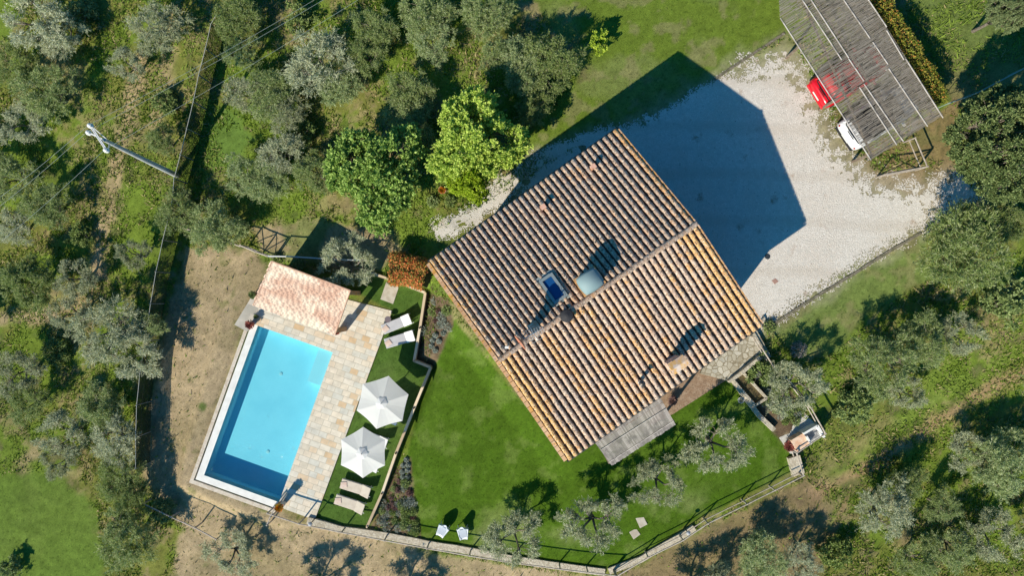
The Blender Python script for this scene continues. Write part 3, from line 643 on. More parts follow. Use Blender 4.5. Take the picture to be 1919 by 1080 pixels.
# carport
HC = 2.35
def CP(px,py,h=HC): return Vector(U(px,py,h))
q0,q1,q2 = CP(1462,33), CP(1632,300), CP(1767,218)
la = (q1-q0); la.z=0; la.normalize(); wa = (q2-q1); wa = wa-la*wa.dot(la); wa.z=0; wa.normalize(); wc = (q2-q1).dot(wa)
top = (CP(1515,-60)-q0).dot(la)
far_l = -4.6
len_c = (q1-q0).dot(la)
cpt = thing('carport', q0+la*len_c/2+wa*wc/2-UP*HC, 'long reed covered carport with pale battens and two cars parked beneath', 'carport')
mreed = mat('reed_mat', (.19,.185,.16), .95, island=[(0,(.20,.175,.14)),(.4,(.25,.22,.18)),(.8,(.29,.26,.22)),(1,(.36,.325,.28))])
rb = MB(); st = .021; k = 0; L0 = 0.0
sreed = []
pos = far_l
fq = []
fv = []; 
while pos < len_c:
    # each reed: several lengths across the width; denser cover towards the hedge
    a = 0 if pos > 0 else -(pos)*.0
    x = 0.0
    while x < wc:
        l_ = random.uniform(.3,1.3); x2 = min(wc,x+l_)
        mid = (x+x2)/2/wc
        cover = .44+.46*sm((mid-.45)*5)+.25*sm((-pos)*.6)*1.0
        cover = float(min(cover,.97))
        # the left front corner steps back
        lim0 = max(0,(-pos)*.56) if pos < 0 else 0
        if random.random() < cover+.24 and x2 > lim0:
            xa = max(x,lim0); w2 = st*.5*random.uniform(.68,1.02); o_ = random.uniform(-.012,.012); zz = HC+random.uniform(0,.02)
            p = q0+la*(pos+o_)+wa*(xa-random.uniform(0,.03)); q = q0+la*(pos+o_+random.uniform(-.03,.03))+wa*(x2+.03); p.z = zz; q.z = zz+random.uniform(-.004,.004)
            rb.beam(p,q,w2*2,.012)
        x = x2
    pos += st
rb.build('reed_cover', mreed, cpt)
bt = MB()
for (x0,y0,x1,y1) in ((70,100,580,900),(130,-100,415,335),(180,-100,455,325),(455,330,540,455),(515,490,725,815),(540,470,762,795),(360,-100,575,215),(590,235,675,360),(680,385,898,710),(500,-100,668,150),(668,170,765,335),(775,330,985,662)):
    a = CP(1439+x0/3,y0/3,HC+.06); b = CP(1439+x1/3,y1/3,HC+.06); bt.beam(a,b,.045,.03)
bt.each('batten', mbat, cpt)
jt = MB()
for k in range(8):
    p = q0+la*(len_c*.985-k*2.05)-UP*.09; s0 = max(0,-(len_c*.985-k*2.05)*.56); jt.beam(p+wa*s0,p+wa*wc,.06,.10)
for f_ in (.06,.5,.94): jt.beam(q0+la*(len_c-.1)+wa*wc*f_-UP*.2, q0+la*(far_l)+wa*(wc*f_ if f_>.1 else wc*.5)-UP*.2,.08,.12)
jt.each('joist', mpost, cpt)
for k in range(4):
    for f_ in (.06,.94):
        p = q0+la*(len_c-.25-k*3.6)+wa*wc*f_
        if k == 3 and f_ < .5: continue
        MB().box((p.x,p.y,HC/2-.25),.055,.055,HC/2+.02).build('post', mpost, cpt)

# ================================================================ cars
mtyre = mat('tyre', (.02,.02,.02), .9); mrim = mat('rim', (.45,.46,.48), .35, metal=.8); mglass = mat('car_glass', (.015,.018,.022), .08, spec=.7)
mblk = mat('black_trim', (.025,.025,.028), .5)
def ring(x, hw, z0, z1, n=16, e=3.2):
    out = []
    for k in range(n):
        a = 2*math.pi*(k+.5)/n; cx_, sx_ = math.cos(a), math.sin(a)
        out.append((x, hw*math.copysign(abs(cx_)**(2/e),cx_), (z0+z1)/2+(z1-z0)/2*math.copysign(abs(sx_)**(2/e),sx_)))
    return out
def loft(mb, rings):
    n = len(rings[0]); vs = [p for r in rings for p in r]; fs = []
    for i in range(len(rings)-1):
        for k in range(n): k2=(k+1)%n; fs.append((i*n+k,(i+1)*n+k,(i+1)*n+k2,i*n+k2))
    fs.append(tuple(range(n))); fs.append(tuple(range((len(rings)-1)*n,len(rings)*n))[::-1]); return mb.add(vs,fs)
def make_car(paint, roofm, label, loc, ang, name='parked_car'):
    t = thing(name, (0,0,0), label, 'car', 'cars under the carport')
    b = MB(); loft(b, [ring(x,w2,z0,z1) for x,w2,z0,z1 in ((-2.1,.60,.42,.74),(-2.04,.78,.30,.95),(-1.85,.86,.24,1.0),(-1.3,.89,.22,1.0),(0,.90,.22,.98),(.9,.89,.22,.97),(1.35,.87,.22,.92),(1.75,.82,.24,.84),(2.0,.70,.30,.72),(2.1,.50,.38,.62))])
    o = b.build('body', paint, t, smooth=True); s2 = o.modifiers.new('s','SUBSURF'); s2.levels = s2.render_levels = 1
    c_ = MB(); loft(c_, [ring(x,w2,.75,z1,16,2.8) for x,w2,z1 in ((-1.93,.70,.98),(-1.55,.74,1.36),(-1.0,.74,1.45),(0,.74,1.46),(.35,.72,1.36),(1.1,.76,.97),(1.15,.72,.93))])
    o = c_.build('windows', mglass, t, smooth=True); s2 = o.modifiers.new('s','SUBSURF'); s2.levels = s2.render_levels = 1
    r_ = MB(); xs = [(-1.72,.60,1.27),(-1.5,.64,1.39),(-1.0,.66,1.475),(-.3,.66,1.495),(.15,.62,1.455),(.32,.56,1.40)]; vs=[];fs=[]
    for x,w2,z in xs:
        for k in range(7): y = (k/3-1); vs.append((x,w2*y,z-.05*abs(y)**3+.012))
    for i in range(len(xs)-1):
        for k in range(6): fs.append((i*7+k,(i+1)*7+k,(i+1)*7+k+1,i*7+k+1))
    o = r_.add(vs,fs).build('roof_panel', roofm, t, smooth=True); md = o.modifiers.new('t','SOLIDIFY'); md.thickness=.03
    pl = MB()
    for sy in (-1,1):
        pl.tube([(-1.72,sy*.655,1.25),(-1.86,sy*.72,.96)],.035,6); pl.tube([(.32,sy*.60,1.40),(1.12,sy*.74,.95)],.03,6); pl.tube([(-.45,sy*.70,1.42),(-.45,sy*.80,.96)],.03,6)
    pl.each('pillar', paint, t)
    sp = MB(); sp.box((-1.83,0,1.30),.13,.56,.015).build('spoiler', paint, t, bevel=.01)
    MB().box((-2.07,0,.43),.05,.72,.11).build('bumper', mblk if roofm != paint else paint, t, bevel=.03)
    MB().box((2.06,0,.42),.06,.55,.12).build('grille', mblk, t, bevel=.03)
    for sy in (-1,1):
        MB().box((1.86,sy*.62,.70),.16,.14,.06).build('headlight', mat('lamp_glass',(.8,.82,.85),.15), t, bevel=.04)
        MB().box((-2.03,sy*.68,.74),.05,.045,.06).build('tail_light', mat('tail_red',(.35,.01,.01),.2), t, bevel=.03)
        MB().box((.72,sy*.98,.98),.07,.10,.06).build('mirror', paint, t, bevel=.03)
        MB().box((-.0,sy*.905,.82),.10,.012,.015).build('handle', mrim, t)
    for x in (-1.3,1.3):
        for sy in (-1,1):
            w_o = MB(); vs=[]
            w_o.tube([(x,sy*.70,.32),(x,sy*.90,.32)],.32,20); wo = w_o.build('wheel', mtyre, t, smooth=False)
            MB().tube([(x,sy*.86,.32),(x,sy*.912,.32)],.2,12).build('rim', mrim, wo)
    MB().box((-2.125,0,.62),.008,.26,.055).build('number_plate', mat('plate_white',(.75,.75,.72),.5), t)
    MB().box((-2.0,0,1.08),.02,.25,.012).build('wiper', mblk, t)
    t.location = loc; t.rotation_euler = (0,0,ang); t.scale = (1.08,1.14,1.05); return t
mred = mat('car_paint_red', (.55,.008,.02), .25, spec=.6); mwh = mat('car_paint_white', (.72,.74,.77), .28, spec=.6); mdk = mat('car_roof_dark', (.035,.033,.035), .2, spec=.6)
ra, rb_ = B(1524,183,.5), B(1650,106,.8); d = (rb_-ra); make_car(mred, mred, 'red hatchback with only its red tail out from under the reed carport', ra+d.normalized()*2.36, math.atan2(d.y,d.x))
ra, rb_ = B(1578,262,.5), B(1702,183,.8); d = (rb_-ra); make_car(mwh, mdk, 'white hatchback with dark roof and white tail sticking out of the carport', ra+d.normalized()*2.36, math.atan2(d.y,d.x))

# ================================================================ pool house
hz0, hz1 = zt+3.0, zt+2.5
K0,K1,K2,K3 = [Vector(U(a,b,c)) for a,b,c in ((510,490,hz0),(657,545,hz0),(628,628,hz1),(475,572,hz1))]
kc = (K0+K1+K2+K3)/4; kc.z = zt
ph = thing('pool_house', kc, 'open pool pavilion with pale pink tiled lean-to roof beside the pool', 'pavilion')
md_ = MB(); md_.add([p-UP*.03 for p in (K0,K1,K2,K3)]+[p-UP*.15 for p in (K0,K1,K2,K3)],[(3,2,1,0),(4,5,6,7),(0,1,5,4),(1,2,6,5),(2,3,7,6),(3,0,4,7)])
rfp = md_.build('roof', mat('pavilion_deck',(.30,.18,.12),.9), ph)
# flat tiles in courses
nrmk = (K1-K0).cross(K3-K0).normalized(); nrmk = nrmk if nrmk.z>0 else -nrmk
V=[];Qd=[];Cc=[];n0=0; NC=20
for i in range(NC):
    t0 = i/NC; t1 = (i+1.35)/NC; t1=min(t1,1.01); x=-.2*random.random()*.1
    while x < 1:
        x2 = min(1.0,x+random.uniform(.05,.09)); g_=.0012
        a=lerp(lerp(K0,K1,x+g_),lerp(K3,K2,x+g_),t0); b=lerp(lerp(K0,K1,x2-g_),lerp(K3,K2,x2-g_),t0); c2=lerp(lerp(K0,K1,x2-g_),lerp(K3,K2,x2-g_),t1); d2=lerp(lerp(K0,K1,x+g_),lerp(K3,K2,x+g_),t1)
        hh = .065; mid = lerp(c2,d2,.5)+nrmk*(hh+.004)
        V += [a,b,c2+nrmk*hh,d2+nrmk*hh,lerp(a,b,.5)+nrmk*.003,mid,c2-nrmk*.01,d2-nrmk*.01]
        Qd += [(n0,n0+4,n0+5,n0+3),(n0+4,n0+1,n0+2,n0+5),(n0+3,n0+5,n0+5,n0+7),(n0+3,n0+2,n0+6,n0+7)]
        pxn = float(fbm(np.array(x*5.0),np.array(i/NC*4.5),1.0,77,2)); Cc += [(pxn,0,0)]*8; n0 += 8; x = x2
mt = bpy.data.materials.new('pale_tiles'); mt.use_nodes=True; t=mt.node_tree; N=t.nodes; Lk=t.links; P=N['Principled BSDF']; P.inputs['Roughness'].default_value=.9; P.inputs['Specular IOR Level'].default_value=.1
va=N.new('ShaderNodeVertexColor'); va.layer_name='Col'; sp=N.new('ShaderNodeSeparateColor'); Lk.new(va.outputs[0],sp.inputs[0]); g=N.new('ShaderNodeNewGeometry')
m1=N.new('ShaderNodeMath'); m1.operation='MULTIPLY_ADD'; Lk.new(g.outputs['Random Per Island'],m1.inputs[0]); m1.inputs[1].default_value=.22; Lk.new(sp.outputs[0],m1.inputs[2])
cr=N.new('ShaderNodeValToRGB'); el=cr.color_ramp.elements
while len(el)<4: el.new(.5)
for e2,(p_,c_) in zip(el,((.34,(.56,.37,.28)),(.52,(.63,.46,.36)),(.68,(.69,.55,.44)),(.95,(.76,.68,.54)))): e2.position=p_; e2.color=(*c_,1)
Lk.new(m1.outputs[0],cr.inputs[0]); Lk.new(cr.outputs[0],P.inputs['Base Color'])
Qd4 = [q for q in Qd if len(set(q))==4]
fastmesh('roof_tiles', np.array([tuple(v) for v in V]), Qd4, mt, rfp, cols=np.array(Cc))
eg = MB(); eg.beam(K0+UP*.04,K1+UP*.04,.07,.08); eg.beam(K0+UP*.03,K3+UP*.03,.05,.09); eg.beam(K1+UP*.03,K2+UP*.03,.05,.09); eg.build('edge_trim', mat('trim_terracotta',(.62,.42,.32),.9,var=[((.5,.3,.2),5,.4,.6)]), rfp)
for p,a,b in ((K0,.08,.1),(K1,-.08,.1),(K2,-.08,-.1),(K3,.08,-.1)):
    q = p+(K1-K0).normalized()*a*2+(K0-K3).normalized()*-b*2
    MB().box((q.x,q.y,(zt+q.z)/2-.1),.13,.13,(q.z-zt)/2-.05).build('post', mbr, ph)
bwl = MB(); a=lerp(K0,K1,.06)+(K3-K0).normalized()*.25; b=lerp(K0,K1,.94)+(K3-K0).normalized()*.25; bwl.beam((a.x,a.y,zt+1.35),(b.x,b.y,zt+1.35),.15,2.7); bwl.build('back_wall', mwall, ph)

# ================================================================ fences
mfw = mat('fence_wood_pale', (.50,.44,.38), .85, var=[((.38,.32,.26),4,.42,.62)], bump=.3)
mfd = mat('fence_wood_grey', (.30,.26,.22), .9, var=[((.42,.37,.32),4,.45,.62)], bump=.3)
def rail_fence(px, h, label, step=2.0, m=mfw, xb=False, rails=(1.0,.5), r=.04, name='rail_fence', group='wooden rail fences'):
    pts = [B(a,b,h) for a,b in px]; t = thing(name, pts[0], label, 'fence', group)
    # posts evenly along
    seq = []
    for a,b in zip(pts[:-1],pts[1:]):
        n = max(1,round((b-a).length/step))
        for i in range(n): seq.append(lerp(a,b,i/n))
    seq.append(pts[-1]); seq = [Vector((p.x,p.y,float(TZ(p.x,p.y)))) for p in seq]
    for p in seq:
        ln = Vector((random.uniform(-.02,.02),random.uniform(-.02,.02),0)); MB().tube([p-UP*.3,p+UP*(h+.06)+ln],[r*1.25,r*1.1],7).build('post', m, t)
    for f_ in rails:
        mb = MB()
        for a,b in zip(seq[:-1],seq[1:]): mb.tube([a+UP*h*f_,lerp(a,b,.5)+UP*(h*f_-.015),b+UP*(h*f_)],r*(1 if f_==1 else (.8 if name != 'wire_fence' else .3)),6)
        mb.build('rail', m if (f_ == 1 or name != 'wire_fence') else mat('wire_dark',(.12,.13,.10),.7), t)
    if name == 'wire_fence':
        mb = MB()
        for a,b in zip(seq[:-1],seq[1:]):
            n_ = int((b-a).length/.075)
            for i in range(n_): p = lerp(a,b,(i+.5)/n_); mb.beam(p+UP*.02,p+UP*(h-.05),.045,.012)
        mb.build('screen', mat('dark_green_screen',(.03,.05,.025),.9), t)
    if xb:
        mb = MB()
        for a,b in zip(seq[:-1],seq[1:]): mb.tube([a+UP*.1,b+UP*h*.95],r*.7,6); mb.tube([a+UP*h*.95,b+UP*.1],r*.7,6)
        mb.build('brace', m, t)
    return t
rail_fence([(500,963),(560,983),(640,999),(720,1014),(800,1029),(880,1043),(960,1056),(1050,1068),(1153,1080)],1.0,'pale wooden rail fence curving along the lower edge of the pool terrace and lawn', rails=(1.0,))
rail_fence([(1156,1081),(1215,1046),(1280,1014),(1327,982),(1400,946),(1505,893)],1.0,'straight white rail fence running up to the right along the lower lawn corner', rails=(1.0,.35))
rail_fence([(1506,892),(1493,850),(1546,814)],1.0,'short cornered white rail fence beside the pale garden patio', rails=(1.0,.3))
rail_fence([(1547,813),(1520,765),(1490,725),(1450,688),(1415,632)],1.1,'long weathered rail fence from the house corner down to the patio', rails=(1.0,.5), m=mfw, xb=False)
rail_fence([(450,460),(478,472),(500,480)],1.25,'short cross braced wooden fence at the left end of the pool pavilion', xb=True, rails=(1,.15), step=1.4)
rail_fence([(503,480),(545,481),(590,484),(640,487),(693,488)],1.3,'white handrail fence behind the pool pavilion and small olive', rails=(1.0,), step=2.6, m=mat('white_rail',(.62,.64,.66),.5))
rail_fence([(335,425),(375,437),(420,452),(450,462)],1.2,'pale rail fence half hidden under the olive left of the pavilion', rails=(1,.5), step=1.8)
rail_fence([(268,945),(320,970),(365,990),(405,1012)],1.05,'thin rail fence crossing the dry earth lower left of the pool', step=2.3, rails=(1.0,))
rail_fence([(1662,326),(1738,312)],1.1,'cross braced gate panel standing on dry grass right of the white car', xb=True, rails=(1,.12), step=2.6, m=mfd)
rail_fence([(1738,312),(1715,258)],1.2,'weathered fence panel between the carport corner and big dark tree', xb=False, rails=(1,.5), step=2.2, m=mfd)
rail_fence([(500,985),(506,970),(516,950)],1.0,'short rustic branch rail below the pool corner', rails=(1.0,), step=1.0, m=mfw)
rail_fence([(1780,192),(1840,170),(1925,125)],1.5,'thin wire fence crossing the grass behind the big dark tree', rails=(1,.5), step=2.6, m=mat('green_wire',(.25,.36,.33),.6), r=.02)
# wire fence on the left, a long run of posts and strands
rail_fence([(413,12),(395,45),(385,90),(372,140),(362,190),(350,240),(338,290),(326,335),(322,380),(305,450),(292,510),(282,570),(272,640),(262,700),(256,760),(254,820),(254,880)],1.7,'long wire fence with slim posts running down beside the dry earth at left', rails=(1.0,.66,.33), step=2.6, m=mat('wire_grey',(.42,.42,.38),.7), r=.02, name='wire_fence')
# picket palisade round the pool lawn
mpick = mat('chestnut_picket', (.42,.32,.20), .9, island=[(0,(.40,.30,.20)),(.5,(.58,.45,.31)),(1,(.74,.62,.46))])
def palisade(px, h, label):
    pts=[B(a,b,h) for a,b in px]; t = thing('picket_fence', pts[0], label, 'fence', 'chestnut picket fences'); mb = MB(); rl_ = MB(); cap_ = MB()
    for a,b in zip(pts[:-1],pts[1:]):
        ln=(b-a).length; n=int(ln/.10); d=(b-a).normalized()
        for i in range(n):
            p=lerp(a,b,(i+.5)/n); p.z=float(TZ(p.x,p.y)); hh=h+random.uniform(-.06,.05); mb.tube([p-UP*.1,p+UP*hh],[.045,.042],5)
        nn_ = Vector((-d.y,d.x,0))*.05
        m_ = max(1,int(ln/1.0)); q=[Vector((p.x,p.y,float(TZ(p.x,p.y)))) for p in [lerp(a,b,i/m_) for i in range(m_+1)]]
        for u_,v_ in zip(q[:-1],q[1:]): cap_.beam(u_+UP*(h+.03),v_+UP*(h+.03),.15,.05)
        for f_ in (.9,.3): rl_.tube([p+UP*h*f_+nn_ for p in q],.03,6)
        for i in range(0,m_+1,2): MB().tube([q[i]-UP*.2,q[i]+UP*(h+.12)],[.06,.055],7).build('post', mpick, t)
    mb.build('pickets', mpick, t); cap_.build('top_rail', mpick, t); rl_.build('rail', mpick, t)
palisade([(695,512),(735,525),(797,549)],.6,'picket fence above the small doorstep slab and red hedge')
palisade([(797,549),(787,615),(776,677)],.62,'picket fence right of the two uncovered white loungers')
palisade([(777,677),(807,689),(776,765),(742,850),(716,925),(688,988)],.62,'long picket fence between the parasols and the big lawn')
# low stone walls
mst = mat('rubble_wall', (.50,.45,.36), .9, var=[((.38,.33,.25),5,.42,.6),((.60,.55,.46),9,.55,.68),((.24,.21,.14),14,.62,.7)], bump=.8, bs=12)
def swall(px, wd, h, label):
    tag(strip([G(*p) for p in dense(px,22)], wd, h, -.3).build('low_wall', mst), label, 'wall', 'low stone walls')
swall([(578,975),(640,992),(727,1004),(800,1019),(880,1032),(960,1047),(1050,1061),(1133,1072)],.42,.18,'low stone wall along the foot of the lawn beside the curved fence')
swall([(1140,1070),(1200,1048),(1280,1001),(1300,988)],.38,.18,'short straight stone wall at the lowest lawn corner')
swall([(1484,855),(1493,888)],.7,.35,'pale stone wall stub by the red potted plant')
swall([(1372,712),(1392,742),(1420,778),(1448,805)],.25,.3,'narrow stone edging between the lawn and the shrub bed')

# garden structures SE corner
def rubble(name, ramp, mortar, sc):
    m = mat(name, mortar, .9, bump=.5, bs=14); t = m.node_tree; N = t.nodes; Lk = t.links; tc = N.new('ShaderNodeTexCoord'); v1 = N.new('ShaderNodeTexVoronoi'); v2 = N.new('ShaderNodeTexVoronoi'); v2.feature = 'DISTANCE_TO_EDGE'
    for v in (v1,v2): v.inputs['Scale'].default_value = sc; Lk.new(tc.outputs['Object'], v.inputs['Vector'])
    cr = N.new('ShaderNodeValToRGB'); el = cr.color_ramp.elements
    while len(el) < len(ramp): el.new(.5)
    for e2,(p_,c_) in zip(el,ramp): e2.position = p_; e2.color = (*c_,1)
    sp = N.new('ShaderNodeSeparateColor'); Lk.new(v1.outputs['Color'], sp.inputs[0]); Lk.new(sp.outputs[0], cr.inputs[0])
    mr = N.new('ShaderNodeMapRange'); mr.inputs[1].default_value = .03; mr.inputs[2].default_value = .09; Lk.new(v2.outputs['Distance'], mr.inputs[0])
    mx = N.new('ShaderNodeMix'); mx.data_type = 'RGBA'; Lk.new(mr.outputs[0], mx.inputs[0]); mx.inputs[6].default_value = (*mortar,1); Lk.new(cr.outputs[0], mx.inputs[7]); Lk.new(mx.outputs[2], N['Principled BSDF'].inputs['Base Color']); return m
mstone = rubble('rough_stone_floor', [(0,(.34,.30,.22)),(.35,(.46,.42,.33)),(.7,(.56,.52,.43)),(1,(.40,.38,.32))], (.25,.21,.14), 3.2)
patch('stone_terrace', [(1310,700),(1340,640),(1405,600),(1442,668),(1400,690),(1372,716)], .25, mstone, thick=.9)
patch('brick_path', [(1215,800),(1240,720),(1335,680),(1362,712),(1262,776)], .03, mat('worn_earth_brick',(.30,.20,.13),.95,var=[((.38,.28,.2),4,.42,.62),((.22,.15,.1),14,.5,.65)],bump=.6), thick=.3)
patch('patio', [(1447,803),(1475,778),(1500,765),(1542,812),(1492,848),(1480,850)], .06, mat('patio_concrete',(.50,.49,.46),.9,var=[((.38,.38,.35),1.5,.45,.65),((.6,.58,.55),7,.5,.7)],bump=.3), thick=.5)
tag(MB().beam(B(1366,716,.45)+UP*.25, B(1388,699,.45)+UP*.25,.16,.55).beam(B(1388,699,.45)+UP*.3, B(1423,670,.45)+UP*.3,.2,.65).build('parapet', mst),'low stone parapet casting shadow on the rough stone terrace','wall')
pb = thing('raised_planter', B(1400,730,.4), 'long stone edged planter of dark soil below the stone terrace', 'planter')
pa,pb1,pc1,pd = [B(a,b,.4) for a,b in ((1373,712),(1393,699),(1435,746),(1414,760))]; zz=pa.z
bx_=MB()
for a,b in ((pa,pb1),(pb1,pc1),(pc1,pd),(pd,pa)): bx_.beam(Vector((a.x,a.y,zz+.2)),Vector((b.x,b.y,zz+.2)),.14,.42)
bx_.build('kerb', mst, pb)
MB().prism([(p.x,p.y) for p in (pa,pb1,pc1,pd)], zz-.2,zz+.22).build('soil', mat('dark_soil',(.10,.075,.04),1,var=[((.17,.14,.06),8,.45,.6)],bump=1), pb)
# barbecue
bq = thing('stone_barbecue', B(1512,835,.6), 'small terracotta and white masonry barbecue on the patio', 'barbecue')
b0=B(1500,830,.7); dx=(B(1530,812,.7)-b0).normalized(); dx.z=0; dy=Vector((-dx.y,dx.x,0)); z0=b0.z
MB().box(Vector((b0.x,b0.y,z0+.35)),.42,.38,.35,dx,dy).build('base', mat('bbq_tile',(.66,.40,.26),.8,var=[((.74,.56,.42),4,.4,.6)]), bq)
MB().box(Vector((b0.x,b0.y,z0+.37))+dx*.85,.42,.33,.06,dx,dy).build('worktop', mat('bbq_dark',(.20,.20,.21),.6,var=[((.4,.4,.4),7,.5,.65)]), bq)
MB().box(Vector((b0.x,b0.y,z0+.4))+dx*.85+dy*.38,.46,.06,.42,dx,dy).box(Vector((b0.x,b0.y,z0+.4))+dx*1.33,.06,.40,.42,dx,dy).box(Vector((b0.x,b0.y,z0+.4))+dx*.47-dy*.1,.05,.26,.42,dx,dy).build('surround', mwhite, bq)
# slabs
mslab = mat('pale_slab', (.52,.48,.41), .85, var=[((.42,.37,.3),3,.4,.62)], bump=.2)
for px,l in (([(1191,972),(1206,969),(1213,983),(1199,990)],'upper of two square stepping slabs on the lawn near the lower fence'),([(1179,998),(1192,991),(1200,1002),(1187,1011)],'lower of two square stepping slabs on the lawn near the lower fence')):
    patch('stepping_stone', px, .04, mslab, kind=None, label=l, cat='paving slab', group='stepping stones', bevel=.01)
patch('doorstep_slab', [(724,529),(748,537),(737,570),(713,561)], .04, mslab, kind=None, label='pale rectangular stone slab in the grass below the red hedge', cat='paving slab', bevel=.01)
patch('inspection_cover', [(1446,526),(1453,522),(1459,528),(1451,533)], .03, mat('cover_terracotta',(.36,.22,.18),.8), kind=None, label='small square terracotta cover set into the gravel', cat='drain cover')
c=G(1438,481); tag(MB().lathe((c.x,c.y,c.z+.015),[(.16,0),(.16,.02),(.13,.03)],18).build('drain_cover', mat('cast_iron',(.03,.04,.05),.6)),'small round black drain cover set into the sunlit gravel','drain cover')

# ================================================================ furniture
mfab = mat('cream_fabric', (.62,.55,.46), .9, var=[((.55,.48,.4),3,.4,.6)]); mwf = mat('white_fabric', (.76,.76,.77), .85, var=[((.70,.70,.72),3,.4,.6)]); mgf = mat('grey_fabric', (.50,.50,.53), .85, var=[((.45,.45,.48),3,.4,.6)])
mfm = mat('white_frame', (.7,.7,.7), .4)
def make_lounger(matm, backm, towelm, towel=True):
    t = thing('sun_lounger', (0,0,0), 'x', 'sun lounger', 'sun loungers by the pool')
    MB().box((-.35,0,.30),.66,.31,.035).build('mattress', matm, t, bevel=.03)
    a=.45; MB().box((.31+.31*math.cos(a),0,.30+.31*math.sin(a)),.33,.34,.035,(math.cos(a),0,math.sin(a)),(0,1,0)).build('backrest', backm, t, bevel=.03)
    f=MB()
    for sy in (-1,1): f.beam((-1.0,sy*.30,.24),(.95,sy*.30,.24),.03,.04)
    f.beam((-1.0,-.3,.24),(-1.0,.3,.24),.03,.04); f.build('frame', mfm, t)
    for x in (-.9,.8):
        for sy in (-1,1): MB().box((x,sy*.29,.11),.02,.02,.12).build('leg', mfm, t)
    if towel: MB().box((-.80,-.02,.352),.19,.17,.018,(.93,.36,0),(-.36,.93,0)).build('towel', towelm, t, bevel=.015)
    return t
mtow = mat('towel_pink', (.60,.45,.38), .95, var=[((.68,.55,.48),5,.4,.6)])
lwh = make_lounger(mgf, mwf, mtow); lcr = make_lounger(mfab, mfab, mtow)
LG = [(745,607,lwh,(54,-22),'uppermost white sun lounger nearest the pool terrace corner'),(751,636,lwh,(54,-16),'second white sun lounger from the top, below its twin'),
 (668,916,lcr,(50,16),'upper of two cream sun loungers below the lower parasol'),(657,946,lcr,(50,17),'lowest cream sun lounger nearest the lower fence'),
 (733,742,lwh,(50,14),'sun lounger mostly hidden under the upper side of the upper parasol'),(720,780,lwh,(50,14),'sun lounger mostly hidden under the lower side of the upper parasol'),
 (700,824,lwh,(50,17),'sun lounger showing its head end above the lower parasol'),(684,868,lwh,(50,16),'sun lounger mostly hidden under the lower side of the lower parasol')]
used=set()
for px_,py_,pr,dv,lab in LG:
    c=B(px_,py_,.35); d=B(px_+dv[0],py_+dv[1],.35)-c
    o = pr if id(pr) not in used else copy_tree(pr); used.add(id(pr)); o['label']=lab; o.location=c; o.rotation_euler=(0,0,math.atan2(d.y,d.x))
# side table
c=B(727,599,.4); st_=thing('side_table',c,'small dark side table beside the uppermost white lounger','table')
MB().lathe(c+UP*.40,[(.20,0),(.20,.03)],12).build('table_top', mat('table_plum',(.16,.13,.15),.6), st_); MB().tube([c,c+UP*.4],.03,8).build('leg', mblk, st_)
# parasols
mpar = mat('parasol_canvas', (.93,.93,.92), .85, transl=.4, var=[((.90,.90,.90),1.5,.4,.6)])
def parasol(px_,py_,rot,label,rpx=49):
    hgt=2.35; c=B(px_,py_,hgt+.45); t=thing('parasol',c,label,'parasol','white parasols on the pool lawn'); R=rpx/F*(CZ-zt-hgt)*1.04
    vs=[c+UP*(hgt+.32)]; fs=[]; k=6; nseg=5
    for s in range(1,nseg+1):
        f=s/nseg
        for i in range(k*4):
            a=rot+2*math.pi*i/(k*4); ph_=(i%4)/4; edge=1-(.16*math.sin(math.pi*ph_))*1.0*f**.3*.85; sag=.05*math.sin(math.pi*ph_)*f
            rr=R*f*math.cos(math.pi/6)/math.cos((ph_-.5)*math.pi/3)*(1-.03*math.sin(math.pi*ph_)*f)
            vs.append(c+Vector((rr*math.cos(a),rr*math.sin(a),hgt+.32*(1-f**1.08)-sag)))
    n=k*4
    for i in range(n): fs.append((0,1+i,1+(i+1)%n))
    for s in range(nseg-1):
        for i in range(n): fs.append((1+s*n+i,1+(s+1)*n+i,1+(s+1)*n+(i+1)%n,1+s*n+(i+1)%n))
    cn=MB().add(vs,fs).build('canopy', mpar, t)
    MB().lathe(c+UP*(hgt+.345),[(.36,-.06),(.20,.0),(.03,.06)],6).build('vent_cap', mpar, cn)
    MB().tube([c+UP*(hgt+.30),c+UP*(hgt+.50)],.02,6).build('finial', mgut, cn)
    MB().tube([c,c+UP*(hgt+.32)],.028,8).build('pole', mfm, t)
    rb=MB()
    for i in range(6): a=rot+math.pi/3*i; rb.tube([c+UP*(hgt+.28),c+Vector((R*.97*math.cos(a),R*.97*math.sin(a),hgt-.03))],.012,5)
    rb.build('ribs', mgut, t); MB().box(c+UP*.04,.30,.30,.04).build('base', mblk, t, bevel=.01)
parasol(714,757,.30,'upper white hexagonal parasol nearer the pool pavilion')
parasol(677,852,.52,'lower white hexagonal parasol nearer the cream loungers',46)
